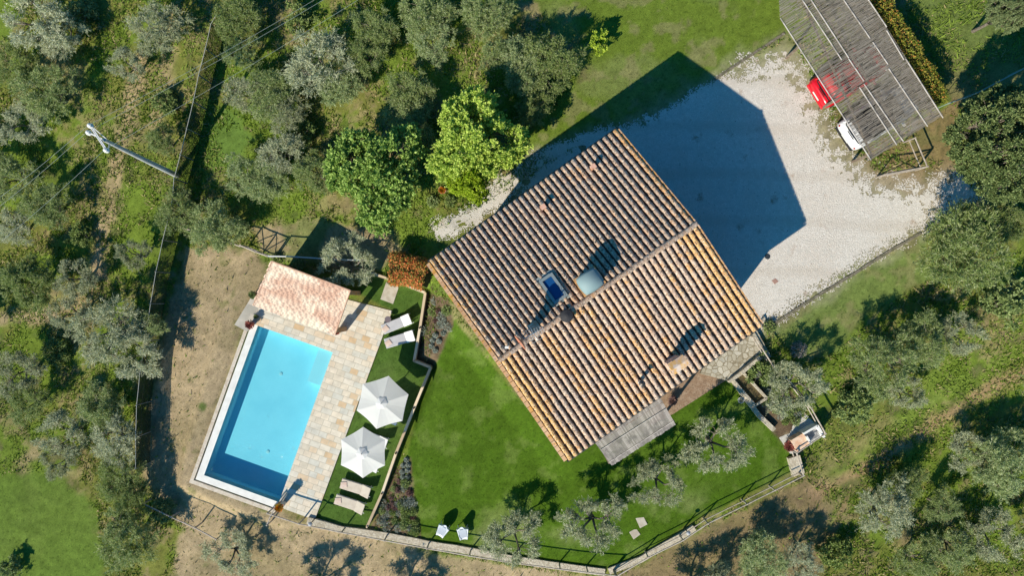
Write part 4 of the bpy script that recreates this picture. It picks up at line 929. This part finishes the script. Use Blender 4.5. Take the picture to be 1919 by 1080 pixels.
# chairs on the lawn
def shell_chair():
    t=thing('lawn_chair',(0,0,0),'x','chair','white lawn chairs'); vs=[];fs=[]; n=9; m_=9
    for i in range(m_+1):
        u=i/m_
        for j in range(n+1):
            v=j/n*2-1
            if u<.5: x=-.30+u*1.1; z=.38-.03*math.sin(u*6)+.10*abs(v)**3; w2=.16+.24*u-.0*u
            else: x=.25+(u-.5)*.34; z=.37+(u-.5)*1.0+.0; w2=.28-.17*(u-.5)**2*4; x-=.12*v*v*(1 if u>.6 else .3)
            vs.append((x,w2*v,z))
    for i in range(m_):
        for j in range(n): fs.append((i*(n+1)+j,(i+1)*(n+1)+j,(i+1)*(n+1)+j+1,i*(n+1)+j+1))
    o=MB().add(vs,fs).build('shell', mat('white_plastic',(.66,.72,.78),.35), t, smooth=True); md=o.modifiers.new('t','SOLIDIFY'); md.thickness=.03
    MB().box((-.02,0,.41),.2,.17,.02).build('cushion', mat('chair_grey',(.45,.50,.58),.8), t, bevel=.02)
    for x in (-.22,.25):
        for sy in (-1,1): MB().tube([(x,sy*.2,.36),(x*1.2,sy*.24,0)],.018,6).build('leg', mfm, t)
    t.scale=(1.25,1.25,1.1); return t
ch0=shell_chair(); ch0['label']='left of two white shell chairs on the lawn'; ch0.location=B(829,995,.4); d=B(840,975,.4)-B(829,995,.4); ch0.rotation_euler=(0,0,math.atan2(d.y,d.x))
ch1=copy_tree(ch0); ch1['label']='right of two white shell chairs on the lawn'; ch1.location=B(868,1000,.4); d=B(876,980,.4)-B(868,1000,.4); ch1.rotation_euler=(0,0,math.atan2(d.y,d.x)+.5)
# lamps
for px_,py_,h_,l in ((581,983,1.15,'slim garden lamp on the paving end by the lower fence'),(1290,1000,1.0,'slim garden lamp in the lower lawn corner by the short stone wall')):
    c=B(px_,py_,h_); lp=thing('garden_lamp',c,l,'lamp'); MB().tube([c,c+UP*h_],.03,8).build('pole', mblk, lp); MB().lathe(c+UP*h_,[(.05,-.05),(.13,0),(.12,.05),(.02,.10)],12).build('lamp_head', mat('lamp_grey',(.35,.37,.40),.5), lp)

# ================================================================ utility pole and lines
pb0=B(332,330,0); zb0=pb0.z; ztop=zb0+8.6
tp_=Vector(U(195,262,ztop)); pole=thing('utility_pole',pb0,'tall grey utility pole with white cross arms among the olives','utility pole')
mconc=mat('pole_concrete',(.50,.52,.53),.7,var=[((.40,.42,.43),2,.4,.6)])
MB().tube([pb0-UP*.5,lerp(pb0,tp_,.5),tp_],[.17,.13,.09],12).build('mast', mconc, pole)
arm=MB(); ends=[Vector(U(170,236,ztop+.2)),Vector(U(200,282,ztop+.1)),Vector(U(167,249,ztop-.2))]
mid_=lerp(ends[0],ends[1],.55)
dd=(ends[1]-ends[0]).normalized(); nn_=Vector((-dd.y,dd.x,0))*.09
for s in (-1,1): arm.beam(ends[0]+nn_*s*.4,ends[1]+nn_*s*.4,.04,.06)
for i in range(8): a=lerp(ends[0],ends[1],i/8); b=lerp(ends[0],ends[1],(i+1)/8); arm.beam(a+nn_*(.4 if i%2 else -.4),b+nn_*(-.4 if i%2 else .4),.025,.03)
arm.beam(tp_,ends[2],.07,.07); arm.beam(tp_-UP*.5,ends[0]-UP*.1,.04,.04); arm.beam(tp_-UP*.5,ends[1]-UP*.1,.04,.04)
arm.build('cross_arm', mat('arm_galvanised',(.68,.69,.70),.5), pole)
mins=mat('insulator_white',(.75,.76,.76),.3)
for e in ends: MB().lathe(e,[(.05,-.12),(.12,-.08),(.13,0),(.09,.05),(.13,.08),(.10,.16),(.03,.2)],12).build('insulator', mins, pole)
mwire=mat('cable',(.26,.31,.29),.6)
for k,(e,away,away2,l) in enumerate(((ends[0],(-60,402),(620,-28),'upper overhead wire passing over the top of the pole'),(ends[2],(-60,420),(640,-30),'middle overhead wire running close beside the upper one'),(ends[1],(-60,492),(720,-40),'lowest overhead wire from the lower end of the cross arm'))):
    mb=MB()
    for aw in (away,away2):
        q=Vector(U(aw[0],aw[1],ztop-.2)); q2=e+(q-e)*1.6
        mb.tube([lerp(e,q2,i/12)+UP*(.18-1.2*math.sin(math.pi*i/12)*.5) for i in range(13)],.008,4)
    tag(mb.build('power_line', mwire), l, 'cable', 'overhead power lines')

#@@VEG
# ================================================================ VEGETATION
def leafmesh(name, C_, Dr, Ln, Wd, m, parent, seed=0, upb=.5):
    """quads: centre, direction, length, width arrays"""
    r = np.random.default_rng(seed); n=len(C_); Dr=Dr/np.linalg.norm(Dr,axis=1,keepdims=True)
    ref = r.normal(size=(n,3)); ref[:,2] = ref[:,2]*.35+upb*2; sd=np.cross(Dr,ref); sd/=np.linalg.norm(sd,axis=1,keepdims=True)+1e-9
    Ln=Ln[:,None]; Wd=Wd[:,None]
    V=np.stack([C_-Dr*Ln*.5, C_+sd*Wd*.5-Dr*Ln*.05, C_+Dr*Ln*.5, C_-sd*Wd*.5-Dr*Ln*.05],1).reshape(-1,3)
    return fastmesh(name, V, np.arange(n*4).reshape(-1,4), m, parent)
def leafmat(name, ramp, transl=.25, rough=.6, spec=.25, objvar=.16, brown=None):
    return mat(name, (0,0,0), rough, island=ramp, transl=transl, spec=spec, objvar=objvar, var=brown)
mol = leafmat('olive_leaf', [(0,(.18,.26,.08)),(.35,(.30,.39,.135)),(.7,(.41,.48,.205)),(1,(.58,.62,.37))], .45)
mol2 = leafmat('olive_leaf_silver', [(0,(.26,.30,.16)),(.35,(.40,.44,.26)),(.7,(.53,.56,.36)),(1,(.72,.73,.55))], .38)
mbark = mat('olive_bark', (.17,.14,.11), .95, var=[((.27,.24,.2),7,.45,.62)], bump=.8)
mlime = leafmat('lime_leaf', [(0,(.26,.39,.025)),(.5,(.43,.58,.05)),(1,(.60,.70,.12))], .35)
mdkg = leafmat('walnut_leaf', [(0,(.12,.22,.018)),(.5,(.23,.39,.035)),(1,(.42,.56,.10))], .3)
mhol = leafmat('holm_leaf', [(0,(.07,.115,.035)),(.5,(.16,.22,.075)),(1,(.33,.39,.16))], .25)
mred_l = leafmat('photinia_leaf', [(0,(.16,.20,.03)),(.35,(.30,.28,.05)),(.55,(.55,.24,.04)),(.8,(.72,.17,.04)),(1,(.84,.28,.08))], .3)
mhed = leafmat('hedge_leaf', [(0,(.13,.19,.04)),(.45,(.28,.32,.07)),(.8,(.48,.40,.12)),(1,(.55,.24,.10))], .3)
mshr = leafmat('shrub_leaf', [(0,(.13,.19,.05)),(.5,(.22,.30,.09)),(1,(.36,.44,.17))], .25)
mlav = leafmat('silver_leaf', [(0,(.22,.27,.22)),(.5,(.34,.39,.33)),(1,(.50,.53,.48))], .2)
mpur = leafmat('purple_leaf', [(0,(.12,.06,.06)),(.5,(.22,.12,.11)),(1,(.34,.24,.20))], .2)
mwfl = leafmat('pale_blossom', [(0,(.22,.20,.16)),(.5,(.42,.38,.36)),(1,(.62,.58,.55))], .2)
mredf = leafmat('red_flower', [(0,(.10,.02,.02)),(.5,(.26,.05,.04)),(1,(.40,.12,.08))], .2)
def rdir(r, n): v=r.normal(size=(n,3)); return v/np.linalg.norm(v,axis=1,keepdims=True)
def make_tree(name, lab, seed, R=2.0, hc_=2.6, Hc=1.5, ncl=44, per=300, L_=(.10,.22), W_=(.035,.06), clr=(.38,.72), m=None, hollow=0., limbs=7, flat=.75, tr=.13, lean=.25):
    r=np.random.default_rng(seed); t=thing(name,(0,0,0),lab,'tree')
    # limbs
    tb=MB(); ctr=np.array((0,0,hc_)); fork=np.array((r.uniform(-.15,.15),r.uniform(-.15,.15),hc_*.42)); tb.tube([(0,0,-.4),(fork[0]*.3,fork[1]*.3,.3),fork*(1,1,.75),fork],[tr*1.5,tr*1.15,tr,tr*.95],8)
    cl=[]
    for i in range(ncl):
        a=r.uniform(0,2*math.pi); q=math.sqrt(r.uniform(hollow,1)); lob=1+(.22*math.sin(3*a+seed)+.13*math.sin(5*a+seed*2))*(.25 if name.startswith('dark') else 1)
        rad=q*R*.80*lob; z=hc_+Hc*.5*math.sqrt(max(0,1-min(1,q)**2))*r.uniform(-.5,1)-.25*q
        cl.append((rad*math.cos(a),rad*math.sin(a),z))
    cl=np.array(cl)
    lim=[]
    for i in range(limbs):
        a=2*math.pi*(i+r.uniform(-.3,.3))/limbs; e=np.array((math.cos(a)*R*.55,math.sin(a)*R*.55,hc_-.1+r.uniform(-.2,.2))); k1=fork+(e-fork)*.5+r.normal(size=3)*.14
        tb.tube([fork,k1,e],[tr*.62,tr*.42,tr*.25],6); lim.append((k1,e))
    ends=np.array([e for _,e in lim])
    for c in cl:
        j=int(np.argmin(np.linalg.norm(ends-c,axis=1))); k1,e=lim[j]; s=k1+(e-k1)*r.uniform(.3,1); tb.tube([s,(s+c)/2+r.normal(size=3)*.1,c],[tr*.22,tr*.14,tr*.05],4,cap=False)
    tb.build('trunk', mbark, t, smooth=True)
    # sprays: short twigs radiating from each clump, leaves along them
    Cs=[];Ds=[]
    for c in cl:
        rc=r.uniform(*clr)*R/2; nt_=max(6,per//12); d=rdir(r,nt_); d[:,2]=d[:,2]*flat+.25; outw=(c-ctr)*np.array((1,1,.6)); outw/=np.linalg.norm(outw)+1e-6; d=d+outw*.45; d/=np.linalg.norm(d,axis=1,keepdims=True)
        ln=rc*r.uniform(.45,1.15,size=nt_)
        u=r.uniform(.12,1,size=(nt_,per//nt_))**.75
        p=c+d[:,None,:]*(ln[:,None]*u)[:,:,None]; p+=r.normal(size=p.shape)*.045
        dd=d[:,None,:]+r.normal(size=p.shape)*.55; Cs.append(p.reshape(-1,3)); Ds.append(dd.reshape(-1,3))
    P_=np.concatenate(Cs); D_=np.concatenate(Ds); n=len(P_)
    leafmesh('crown', P_, D_, r.uniform(*L_,size=n), r.uniform(*W_,size=n), m, t, seed)
    return t
OL=[make_tree('olive_tree','x',100+i,R=2.0,ncl=54+4*(i%3),per=215,L_=(.11,.26),W_=(.022,.044),m=mol if i%3 else mol2,limbs=5+i%4) for i in range(6)]
OS=[make_tree('olive_tree','x',200+i,R=2.0,ncl=42,per=300,L_=(.09,.2),W_=(.025,.042),m=mol2,hollow=.22,limbs=4+i%2,clr=(.34,.6)) for i in range(3)]
OD=[make_tree('olive_tree','x',300+i,R=2.0,ncl=78,per=260,L_=(.10,.25),W_=(.025,.046),m=mol,limbs=6,clr=(.4,.75),Hc=1.9) for i in range(3)]
BL=[make_tree('leafy_tree','x',400,R=3.1,hc_=3.4,Hc=3.0,ncl=230,per=220,L_=(.12,.20),W_=(.08,.13),m=mlime,clr=(.28,.42),tr=.16,limbs=8)]
BW=[make_tree('walnut_tree','x',410,R=3.1,hc_=3.3,Hc=2.4,ncl=220,per=210,L_=(.12,.22),W_=(.08,.13),m=mdkg,clr=(.28,.42),tr=.17,limbs=8)]
HO=[make_tree('dark_evergreen_tree','x',420,R=3.7,hc_=4.2,Hc=4.6,ncl=420,per=260,L_=(.09,.15),W_=(.05,.085),m=mhol,clr=(.16,.24),tr=.25,limbs=9)]
BU=[make_tree('wild_bush','x',430+i,R=1.2,hc_=.8,Hc=1.0,ncl=26,per=160,L_=(.10,.2),W_=(.05,.09),m=mshr,clr=(.5,.8),tr=.05,limbs=5) for i in range(2)]
SP=[make_tree('young_tree','x',440,R=1.0,hc_=1.3,Hc=1.0,ncl=18,per=90,L_=(.14,.22),W_=(.09,.13),m=mlime,clr=(.45,.75),tr=.04,limbs=5)]
KIND={'o':(OL,2.0,2.9,'olive trees of the grove'),'s':(OS,2.0,2.9,'olive trees with open crowns'),'d':(OD,2.0,3.1,'olive trees of the grove'),'b':(BL,3.1,4.0,None),'w':(BW,3.1,3.8,None),'h':(HO,3.7,5.2,None),'u':(BU,1.2,1.0,'wild bushes'),'y':(SP,1.0,1.5,None)}
TR=[
(62,28,66,'s','olive tree in the upper left corner of the photo'),(112,62,46,'o','olive tree just right of the one in the upper left corner'),(28,118,46,'o','olive tree at the left edge a little below the corner'),
(82,172,58,'o','olive tree above and left of the utility pole top'),(42,228,50,'s','olive tree at the left edge level with the cross arms'),
(150,22,34,'u','green bush between the first and second olive rows at the top'),
(292,50,56,'o','olive tree at the top between the dry strip and the wire fence'),(238,118,38,'s','small olive above the cross arms beside the dry strip'),
(305,190,26,'u','straw green bush beside the wire fence under the overhead wires'),(440,36,48,'d','olive tree at the top just right of the wire fence end'),(455,100,34,'o','small olive tree under the overhead wires right of the wire fence'),
(300,262,30,'o','small olive tree above the middle of the utility pole'),
(465,176,44,'o','olive tree right of the pole shadow'),(22,335,48,'o','olive tree under the overhead wires at the left edge'),(85,388,50,'o','olive tree below the wires at left with its right side over a dry strip'),
(22,425,40,'o','olive tree at the left edge below the wires'),(150,440,26,'u','low bush between two rows left of the dry strip'),(140,520,40,'s','small olive beside the dry strip halfway down the left side'),
(48,530,56,'d','broad olive at the left edge halfway down'),(246,478,34,'s','olive tree left of the bare earth corner and wire fence'),(333,402,46,'o','olive tree just below the utility pole foot'),
(400,428,52,'d','dense olive covering the fence left of the pool pavilion'),(455,325,44,'o','olive tree right of the utility pole foot'),(500,335,46,'d','dense olive right of the pole foot above the small fence'),
(200,625,66,'o','large olive left of the earth patch level with the pool pavilion'),(130,590,46,'s','olive left of the large olive level with the pavilion'),(252,664,54,'s','olive overhanging the wire fence left of the pool'),
(282,612,30,'o','small olive against the wire fence left of the pool pavilion'),(32,695,52,'s','olive at the left edge level with the pool top'),(100,660,28,'u','bush on the dry patch near the left edge'),
(52,755,44,'o','olive at the left edge level with the parasols'),(118,812,54,'s','olive left of the pool middle, third from the wire fence'),(188,768,48,'d','dense olive left of the pool middle'),
(215,828,52,'o','dense olive by the wire fence level with the lower pool'),(110,862,38,'s','olive above the bright grass corner at lower left'),(222,890,48,'o','olive by the wire fence above the lower left rail fence'),
(236,935,42,'d','dense olive at the start of the lower left rail fence'),(236,1015,60,'o','large dense olive at the bottom left beside the bright grass'),
(14,1066,22,'u','bush in the lower left corner of the photo'),(428,1046,52,'s','open olive at the bottom below the pool corner'),
(300,960,26,'u','low green bush beside the lower left rail fence'),
(597,112,64,'o','broad dense olive in the upper middle left of the grove'),(632,158,44,'d','olive above the dark walnut tree'),(703,52,46,'d','olive at the top centre left'),(688,104,40,'o','olive between two dense ones above the leafy trees'),
(797,28,50,'d','olive at the top edge above the lime green tree'),(810,80,44,'o','olive just below the one on the top edge above the lime tree'),(507,172,50,'d','dense olive left of centre in the upper grove'),
(532,210,42,'o','small olive below the dense one left of centre in the upper grove'),(555,30,30,'u','bush at the top edge under the overhead wires'),(770,168,46,'d','olive above the gap between the two leafy trees'),(765,216,44,'d','olive wedged behind the two leafy trees'),
(795,262,28,'o','small olive between the dark and lime leafy trees'),(913,24,52,'d','olive at the top edge left of the open lawn'),(930,100,38,'o','olive left of the pair beside the upper lawn'),
(530,285,46,'o','olive left of the dark walnut tree'),(590,322,46,'d','olive against the lower left side of the walnut tree'),(560,245,30,'u','low bush in the shade left of the walnut tree'),
(1036,112,56,'d','largest round olive at the edge of the upper lawn'),(978,112,46,'d','olive just left of the round one at the upper lawn'),(1000,202,38,'d','small olive between the upper lawn and the lime green tree'),(990,150,40,'d','olive in the shade of the upper lawn pair'),
(704,322,98,'w','big dark green walnut tree above the pool pavilion'),(892,258,92,'b','bright lime green tree left of the house roof'),(880,335,46,'b','small lime green tree merging below the big lime green one'),
(1120,80,26,'y','young bright green sapling on the upper lawn'),
(650,490,58,'s','silvery olive overhanging the white rail behind the pool pavilion'),
(962,1012,56,'s','silvery olive at the lower fence right of the white chairs'),(1110,985,64,'s','ring shaped silvery olive near the lowest lawn corner'),(1236,905,56,'s','silvery olive on the lawn below the porch canopy'),(1345,836,64,'s','silvery olive with bare forked trunk in the right lawn'),
(1492,722,58,'s','leafy olive over the shrub bed and the patio fence'),(1430,700,30,'u','green shrub behind the stone terrace and fence'),
(1815,470,86,'d','large olive at the right beside the end of the gravel drive'),(1660,682,68,'o','large olive at the right beyond the sloping grass'),(1735,640,54,'d','olive right of the large one beyond the sloping grass'),(1800,628,46,'s','olive further right in the row beyond the sloping grass'),
(1700,735,36,'s','olive below the row beyond the sloping grass'),(1605,765,36,'u','dark green bush right of the patio fence corner'),(1890,560,44,'u','dark wild bush at the right edge below the large olive'),(1900,420,40,'o','olive at the right edge beside the large olive'),
(1900,262,122,'h','huge dark evergreen tree at the right edge beside the drive'),(1905,10,48,'h','dark tree crown in the upper right corner'),
(1660,958,60,'o','large olive in the lower right grove left of the others'),(1705,905,34,'o','small olive above the large one in the lower right grove'),(1880,868,62,'d','large olive at the right edge of the lower grove'),(1822,842,42,'s','olive left of the large right edge one in the lower grove'),
(1862,1005,54,'s','olive at the right edge near the bottom'),(1790,1030,50,'o','olive near the bottom right between its neighbours'),(1500,1062,42,'o','olive at the bottom edge below the fence corner'),(1428,1052,50,'d','olive at the bottom right of the straight lower fence'),
(1720,1050,44,'o','olive at the bottom below the large lower grove olive'),(1570,1040,34,'u','bush between olives at the bottom right'),(1770,950,34,'o','small olive in the middle of the lower right grove'),

(560,1150,60,'s','olive just below the bottom edge under the terrace'),(740,1140,56,'s','olive just below the bottom edge near the chairs'),(1290,1140,60,'s','olive just below the bottom edge at the lower lawn corner'),(1350,1085,34,'o','olive cut by the bottom edge right of the lowest lawn corner'),
(-60,300,60,'o','olive outside the left edge below the wires'),(-70,600,50,'o','olive outside the left edge halfway down'),(1970,1000,60,'o','olive outside the right edge lower down'),(1975,700,60,'o','olive outside the right edge')]
cnt={}; rr_=random.Random(5)
for px_,py_,rp,kd,lab in TR:
    lst,R0,h0,grp=KIND[kd]; k=cnt.get(kd,0); cnt[kd]=k+1; pr=lst[k%len(lst)]
    o=pr if k<len(lst) else copy_tree(pr)
    p=B(px_,py_,h0*.9); Rm=rp*(1.04 if kd in 'od' else 1.05)/F*(CZ-p.z-h0); sc=Rm/R0
    low=.82 if kd in 'ods' else 1; p=B(px_,py_,h0*min(1.25,max(.75,sc))*.9*low)
    zf=.62 if lab.startswith('open olive at the bottom') else 1
    o.location=p; o.scale=(sc*rr_.uniform(.94,1.06),sc*rr_.uniform(.94,1.06),low*zf*min(1.25,max(.75,sc))); o.rotation_euler=(0,0,rr_.uniform(0,6.28)); o['label']=lab; o['category']='bush' if kd=='u' else 'tree'
    if grp: o['group']=grp
    elif 'group' in o: del o['group']
# hedges
def hedge(px, wd, h, m, label, per=900, Lr=(.08,.15), Wr=(.05,.09), name='hedge', seed=1):
    pts=[B(a,b,h) for a,b in px]; t=thing(name,pts[0],label,'hedge'); r=np.random.default_rng(seed); Ps=[];Ds=[]; core=MB()
    for a,b in zip(pts[:-1],pts[1:]):
        d=(b-a); ln=d.length; d=np.array(d.normalized()); s=np.array((-d[1],d[0],0)); n=int(per*ln)
        u=r.uniform(-.1,ln+.1,n); ang=r.uniform(0,math.pi,n); lob=1+.14*np.sin(u*2.1)+.10*np.sin(u*5.3+1)
        x=np.cos(ang)*wd/2*lob; x=np.sign(x)*np.abs(x/(wd/2))**.6*(wd/2); z=h*np.clip(np.abs(np.sin(ang))**.45,.05,1)*lob**.3
        p=np.array(a)+d*u[:,None]+s*x[:,None]; p[:,2]+=z; p+=r.normal(size=p.shape)*.07
        o_=s*np.cos(ang)[:,None]+np.array((0,0,1))*np.sin(ang)[:,None]; Ps.append(p); Ds.append(np.cross(o_,r.normal(size=p.shape))+o_*.6)
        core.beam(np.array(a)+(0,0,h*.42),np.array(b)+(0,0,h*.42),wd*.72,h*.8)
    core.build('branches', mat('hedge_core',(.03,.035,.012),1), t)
    P_=np.concatenate(Ps); n=len(P_); leafmesh('leaves',P_,np.concatenate(Ds),r.uniform(*Lr,size=n),r.uniform(*Wr,size=n),m,t,seed)
    return t
hedge([(1640,-40),(1690,55),(1738,130),(1768,190)],1.0,1.9,mhed,'long yellow green and red hedge beside the carport',seed=3)
hedge([(731,503),(752,504),(775,509),(793,516)],1.8,1.5,mred_l,'orange red leaved hedge by the left corner of the house',per=2600,seed=4)
# small shrubs of the beds
def shrub(r0,h0,m,seed,n=420,lf=(.05,.12),name='shrub'):
    r=np.random.default_rng(seed); t=thing(name,(0,0,0),'x','shrub'); d=rdir(r,n); d[:,2]=np.abs(d[:,2]); q=r.uniform(.5,1,n)[:,None]
    p=d*q*np.array((r0,r0,h0)); leafmesh('foliage',p,d+r.normal(size=p.shape)*.4,r.uniform(*lf,size=n),r.uniform(.02,.05,size=n),m,t,seed)
    tb=MB()
    for i in range(5): a=i*1.26; tb.tube([(0,0,-.1),(math.cos(a)*r0*.5,math.sin(a)*r0*.5,h0*.6)],[.02,.008],4)
    tb.build('stem', mbark, t); return t
lav0=shrub(.17,.20,mlav,1,700,(.04,.07),'silver_shrub'); g0=shrub(.32,.35,mshr,2,500); p0s=shrub(.26,.28,mpur,3,450); s0=shrub(.36,.32,mlav,4,260); w0=shrub(.45,.5,mwfl,5,700,name='blossom_shrub')
first=[]
def put(pr,px_,py_,sc,label,cat,grp):
    o=pr if id(pr) not in first else copy_tree(pr); first.append(id(pr)); o.location=G(px_,py_); o.scale=(sc,sc,sc); o.rotation_euler=(0,0,random.uniform(0,6)); o['label']=label; o['category']=cat; o['group']=grp
for i,(a,b) in enumerate([(831,625),(816,629),(811,638),(823,640),(809,649),(816,657)]): put(lav0,a,b,1.05,'round silver grey cushion plant in the upper flower bed by the house lawn','cushion plant','silver cushion plants in the upper bed')
for i,(a,b) in enumerate([(762,862),(756,873),(765,872),(754,885),(764,882),(755,895),(764,894),(758,906)]): put(lav0,a,b,1.0,'round silver grey cushion plant in the lower bed along the long picket fence','cushion plant','silver cushion plants in the lower bed')
bedpts=[((805,553),(840,566),(846,612),(815,672),(786,672)),((770,905),(778,950),(788,1008),(703,990),(722,940),(745,895)),((1405,690),(1440,680),(1520,790),(1470,800),(1435,760))]
def fill(poly,n,seed):
    r=random.Random(seed); xs=[p[0] for p in poly]; ys=[p[1] for p in poly]; out=[]
    while len(out)<n:
        x=r.uniform(min(xs),max(xs)); y=r.uniform(min(ys),max(ys))
        if float(sdf(np.array(x),np.array(y),poly))<-2 and all(math.hypot(x-a,y-b)>7 for a,b in out): out.append((x,y))
    return out
nm=['upper flower bed between the picket fence and the house','lower flower bed beside the long picket fence','shrub bed between the stone terrace and the patio']
for k,(poly,n) in enumerate(zip(bedpts,(20,40,26))):
    for i,(a,b) in enumerate(fill(poly,n,k)):
        if k==0 and 800<a<835 and b>618: continue
        pr,c_=((g0,'green'),(p0s,'purple'),(s0,'silvery'),(g0,'green'),(s0,'silvery'))[(i+k)%5] if k!=2 else ((g0,'green'),(s0,'silvery'),(g0,'green'))[i%3]
        put(pr,a,b,random.uniform(.65,1.15)*(1.15 if k==2 else 1),'@%s@%s'%(c_,nm[k]),'shrub','%s shrubs in the %s'%(c_,nm[k]))
put(w0,1495,655,1.2,'pale blossoming shrub on the grass right of the house corner fence','shrub','pale blossoming shrubs'); del w0['group']
for (a,b,l) in ((812,378,'green shrub below the lime green tree at the path start'),(845,378,'green shrub at the gravel path edge left of the roof'),(1440,612,'added dark green shrub in place of a shadow at the right house corner'),(1490,690,'green shrub below the pale blossoming shrub'),(520,486,'green shrub behind the pavilion roof at its left end'),(560,497,'green shrub behind the pavilion roof middle')):  # house corner shrub is added, filling in for a dark cast shadow
    put(g0,a,b,1.3,l,'shrub','x'); 
for o in list(COL.objects):
    if o.get('group')=='x': del o['group']
_ord=['first','second','third','fourth','fifth','sixth','seventh','eighth','ninth','tenth','eleventh','twelfth','thirteenth','fourteenth','fifteenth','sixteenth','seventeenth','eighteenth','nineteenth','twentieth']
def order(sel, fmt):
    for i,o in enumerate(sorted(sel, key=lambda o:-o.location.y)): o['label'] = fmt % _ord[min(i,19)]
for k in range(3):
    for c_ in ('green','purple','silvery'): order([o for o in COL.objects if o.get('label')=='@%s@%s'%(c_,nm[k])], '%s '+c_+' shrub from the top in '+('the upper flower bed by the house','the lower bed by the long picket fence','the shrub bed beside the patio')[k])
for key in ('upper','lower'): order([o for o in COL.objects if o.get('group')=='silver cushion plants in the %s bed'%key], '%s round silver cushion plant from the top in the '+key+' flower bed')
# pots
mpot=mat('terracotta_pot',(.42,.20,.12),.85,var=[((.55,.32,.22),5,.45,.62)],bump=.2); mstp=mat('stone_pot',(.5,.47,.42),.85)
def pot(px_,py_,h_,m,label,r0=.17,pm=None,fr=.3,seed=9):
    c=B(px_,py_,h_+.2); t=thing('potted_plant',c,label,'potted plant'); MB().lathe(c,[(r0*.65,0),(r0*.9,h_*.6),(r0*1.05,h_*.93),(r0*1.1,h_),(r0*.85,h_-.02),(r0*.8,h_-.06)],14).build('pot', pm or mpot, t)
    r=np.random.default_rng(seed); n=420; d=rdir(r,n); d[:,2]=np.abs(d[:,2])*.9; p=np.array(c)+np.array((0,0,h_))+d*r.uniform(.3,1,n)[:,None]*fr
    leafmesh('foliage',p,d,r.uniform(.06,.14,n),r.uniform(.03,.06,n),m,t,seed)
pot(466,609,.45,mredf,'red flowering pot on the grey stone pad at the pool corner',seed=11); pot(477,594,.3,mhol,'small dark pot beside the red one at the pool corner',.12,mblk,.12,12)
pot(471,553,.5,mhol,'dark leafed pot at the lower left corner of the pavilion',.16,mpot,.26,13); pot(629,622,.7,mredf,'reddish pot at the right post of the pool pavilion',.16,mpot,.2,14)
pot(521,953,.95,mred_l,'tall urn with rusty plant at the lower corner of the pool',.2,mstp,.30,15); pot(1481,838,.4,mredf,'dark red potted plant where the patio narrows',.2,mpot,.34,16)
pot(1391,752,.3,mlav,'small pale pot on the lawn edge beside the raised planter',.17,mwhite,.12,17); pot(1262,752,.3,mpur,'brown leafed pot at the right end of the porch canopy',.18,mpot,.3,18)
pot(828,355,.45,mred_l,'orange terracotta pot under the lime green tree',.22,mpot,.2,19)
# wild grass: blades scattered over the unmown ground, denser where it is lush
rg=np.random.default_rng(3); n=280000
xs=rg.uniform(-34,34,n); ys=rg.uniform(-19.5,19.5,n); zs=TZ(xs,ys); pxx,pyy=toPix(xs,ys,zs)
bad=np.minimum.reduce([sdf(pxx,pyy,p) for p in (LAWN,POOLG,TERR,[(820,440),(1165,235),(1480,80),(1560,250),(1640,330),(1790,320),(1830,380),(1600,520),(1440,612),(1370,720),(1500,800),(1480,850),(1063,862),(805,492)])])
mown=np.minimum.reduce([sdf(pxx,pyy,p) for p in (TOPL,RIGL,OPENG)]); dirt=np.minimum.reduce([sdf(pxx,pyy,p) for p in (DIRT,BOTR,DIRT2)])
dens=sm((fbm(xs,ys,1.4,61)-.32)*5); dens=np.where(mown<0,0,dens); dens=np.where(dirt<0,.05,dens)
keep=(bad>6)&(rg.uniform(0,1,n)<dens); xs,ys,zs=xs[keep],ys[keep],zs[keep]; n=len(xs)
hgt=rg.uniform(.06,.26,n)*(.5+fbm(xs,ys,2.2,71)); d=rg.normal(size=(n,3)); d[:,2]=.45+rg.uniform(0,.8,n); d/=np.linalg.norm(d,axis=1,keepdims=True)
sd=np.cross(d,rg.normal(size=(n,3))); sd/=np.linalg.norm(sd,axis=1,keepdims=True); b0=np.stack([xs,ys,zs+.0],1); wv=rg.uniform(.02,.05,n)[:,None]
V=np.stack([b0-sd*wv,b0+sd*wv,b0+d*hgt[:,None]*1.3],1).reshape(-1,3)
kk=np.clip((fbm(xs,ys,2.6,81)-.5)*3.2+.5+rg.normal(size=n)*.18,0,1)[:,None]
gc=np.array((.11,.19,.018))*(1-kk)+np.array((.24,.34,.06))*kk; dr=(rg.uniform(0,1,n)<.22*(fbm(xs,ys,3,91)>.46)+.06)[:,None]; gc=np.where(dr,np.array((.46,.38,.2)),gc)
mgb=mat('grass_blade',(0,0,0),.8,att='Col',transl=.3,spec=.1)
tag(fastmesh('wild_grass',V,np.arange(n*3).reshape(-1,3),mgb,cols=np.repeat(gc,3,0),k=3),'rough wild grass and weeds between the olive trees','grass',None,'stuff')
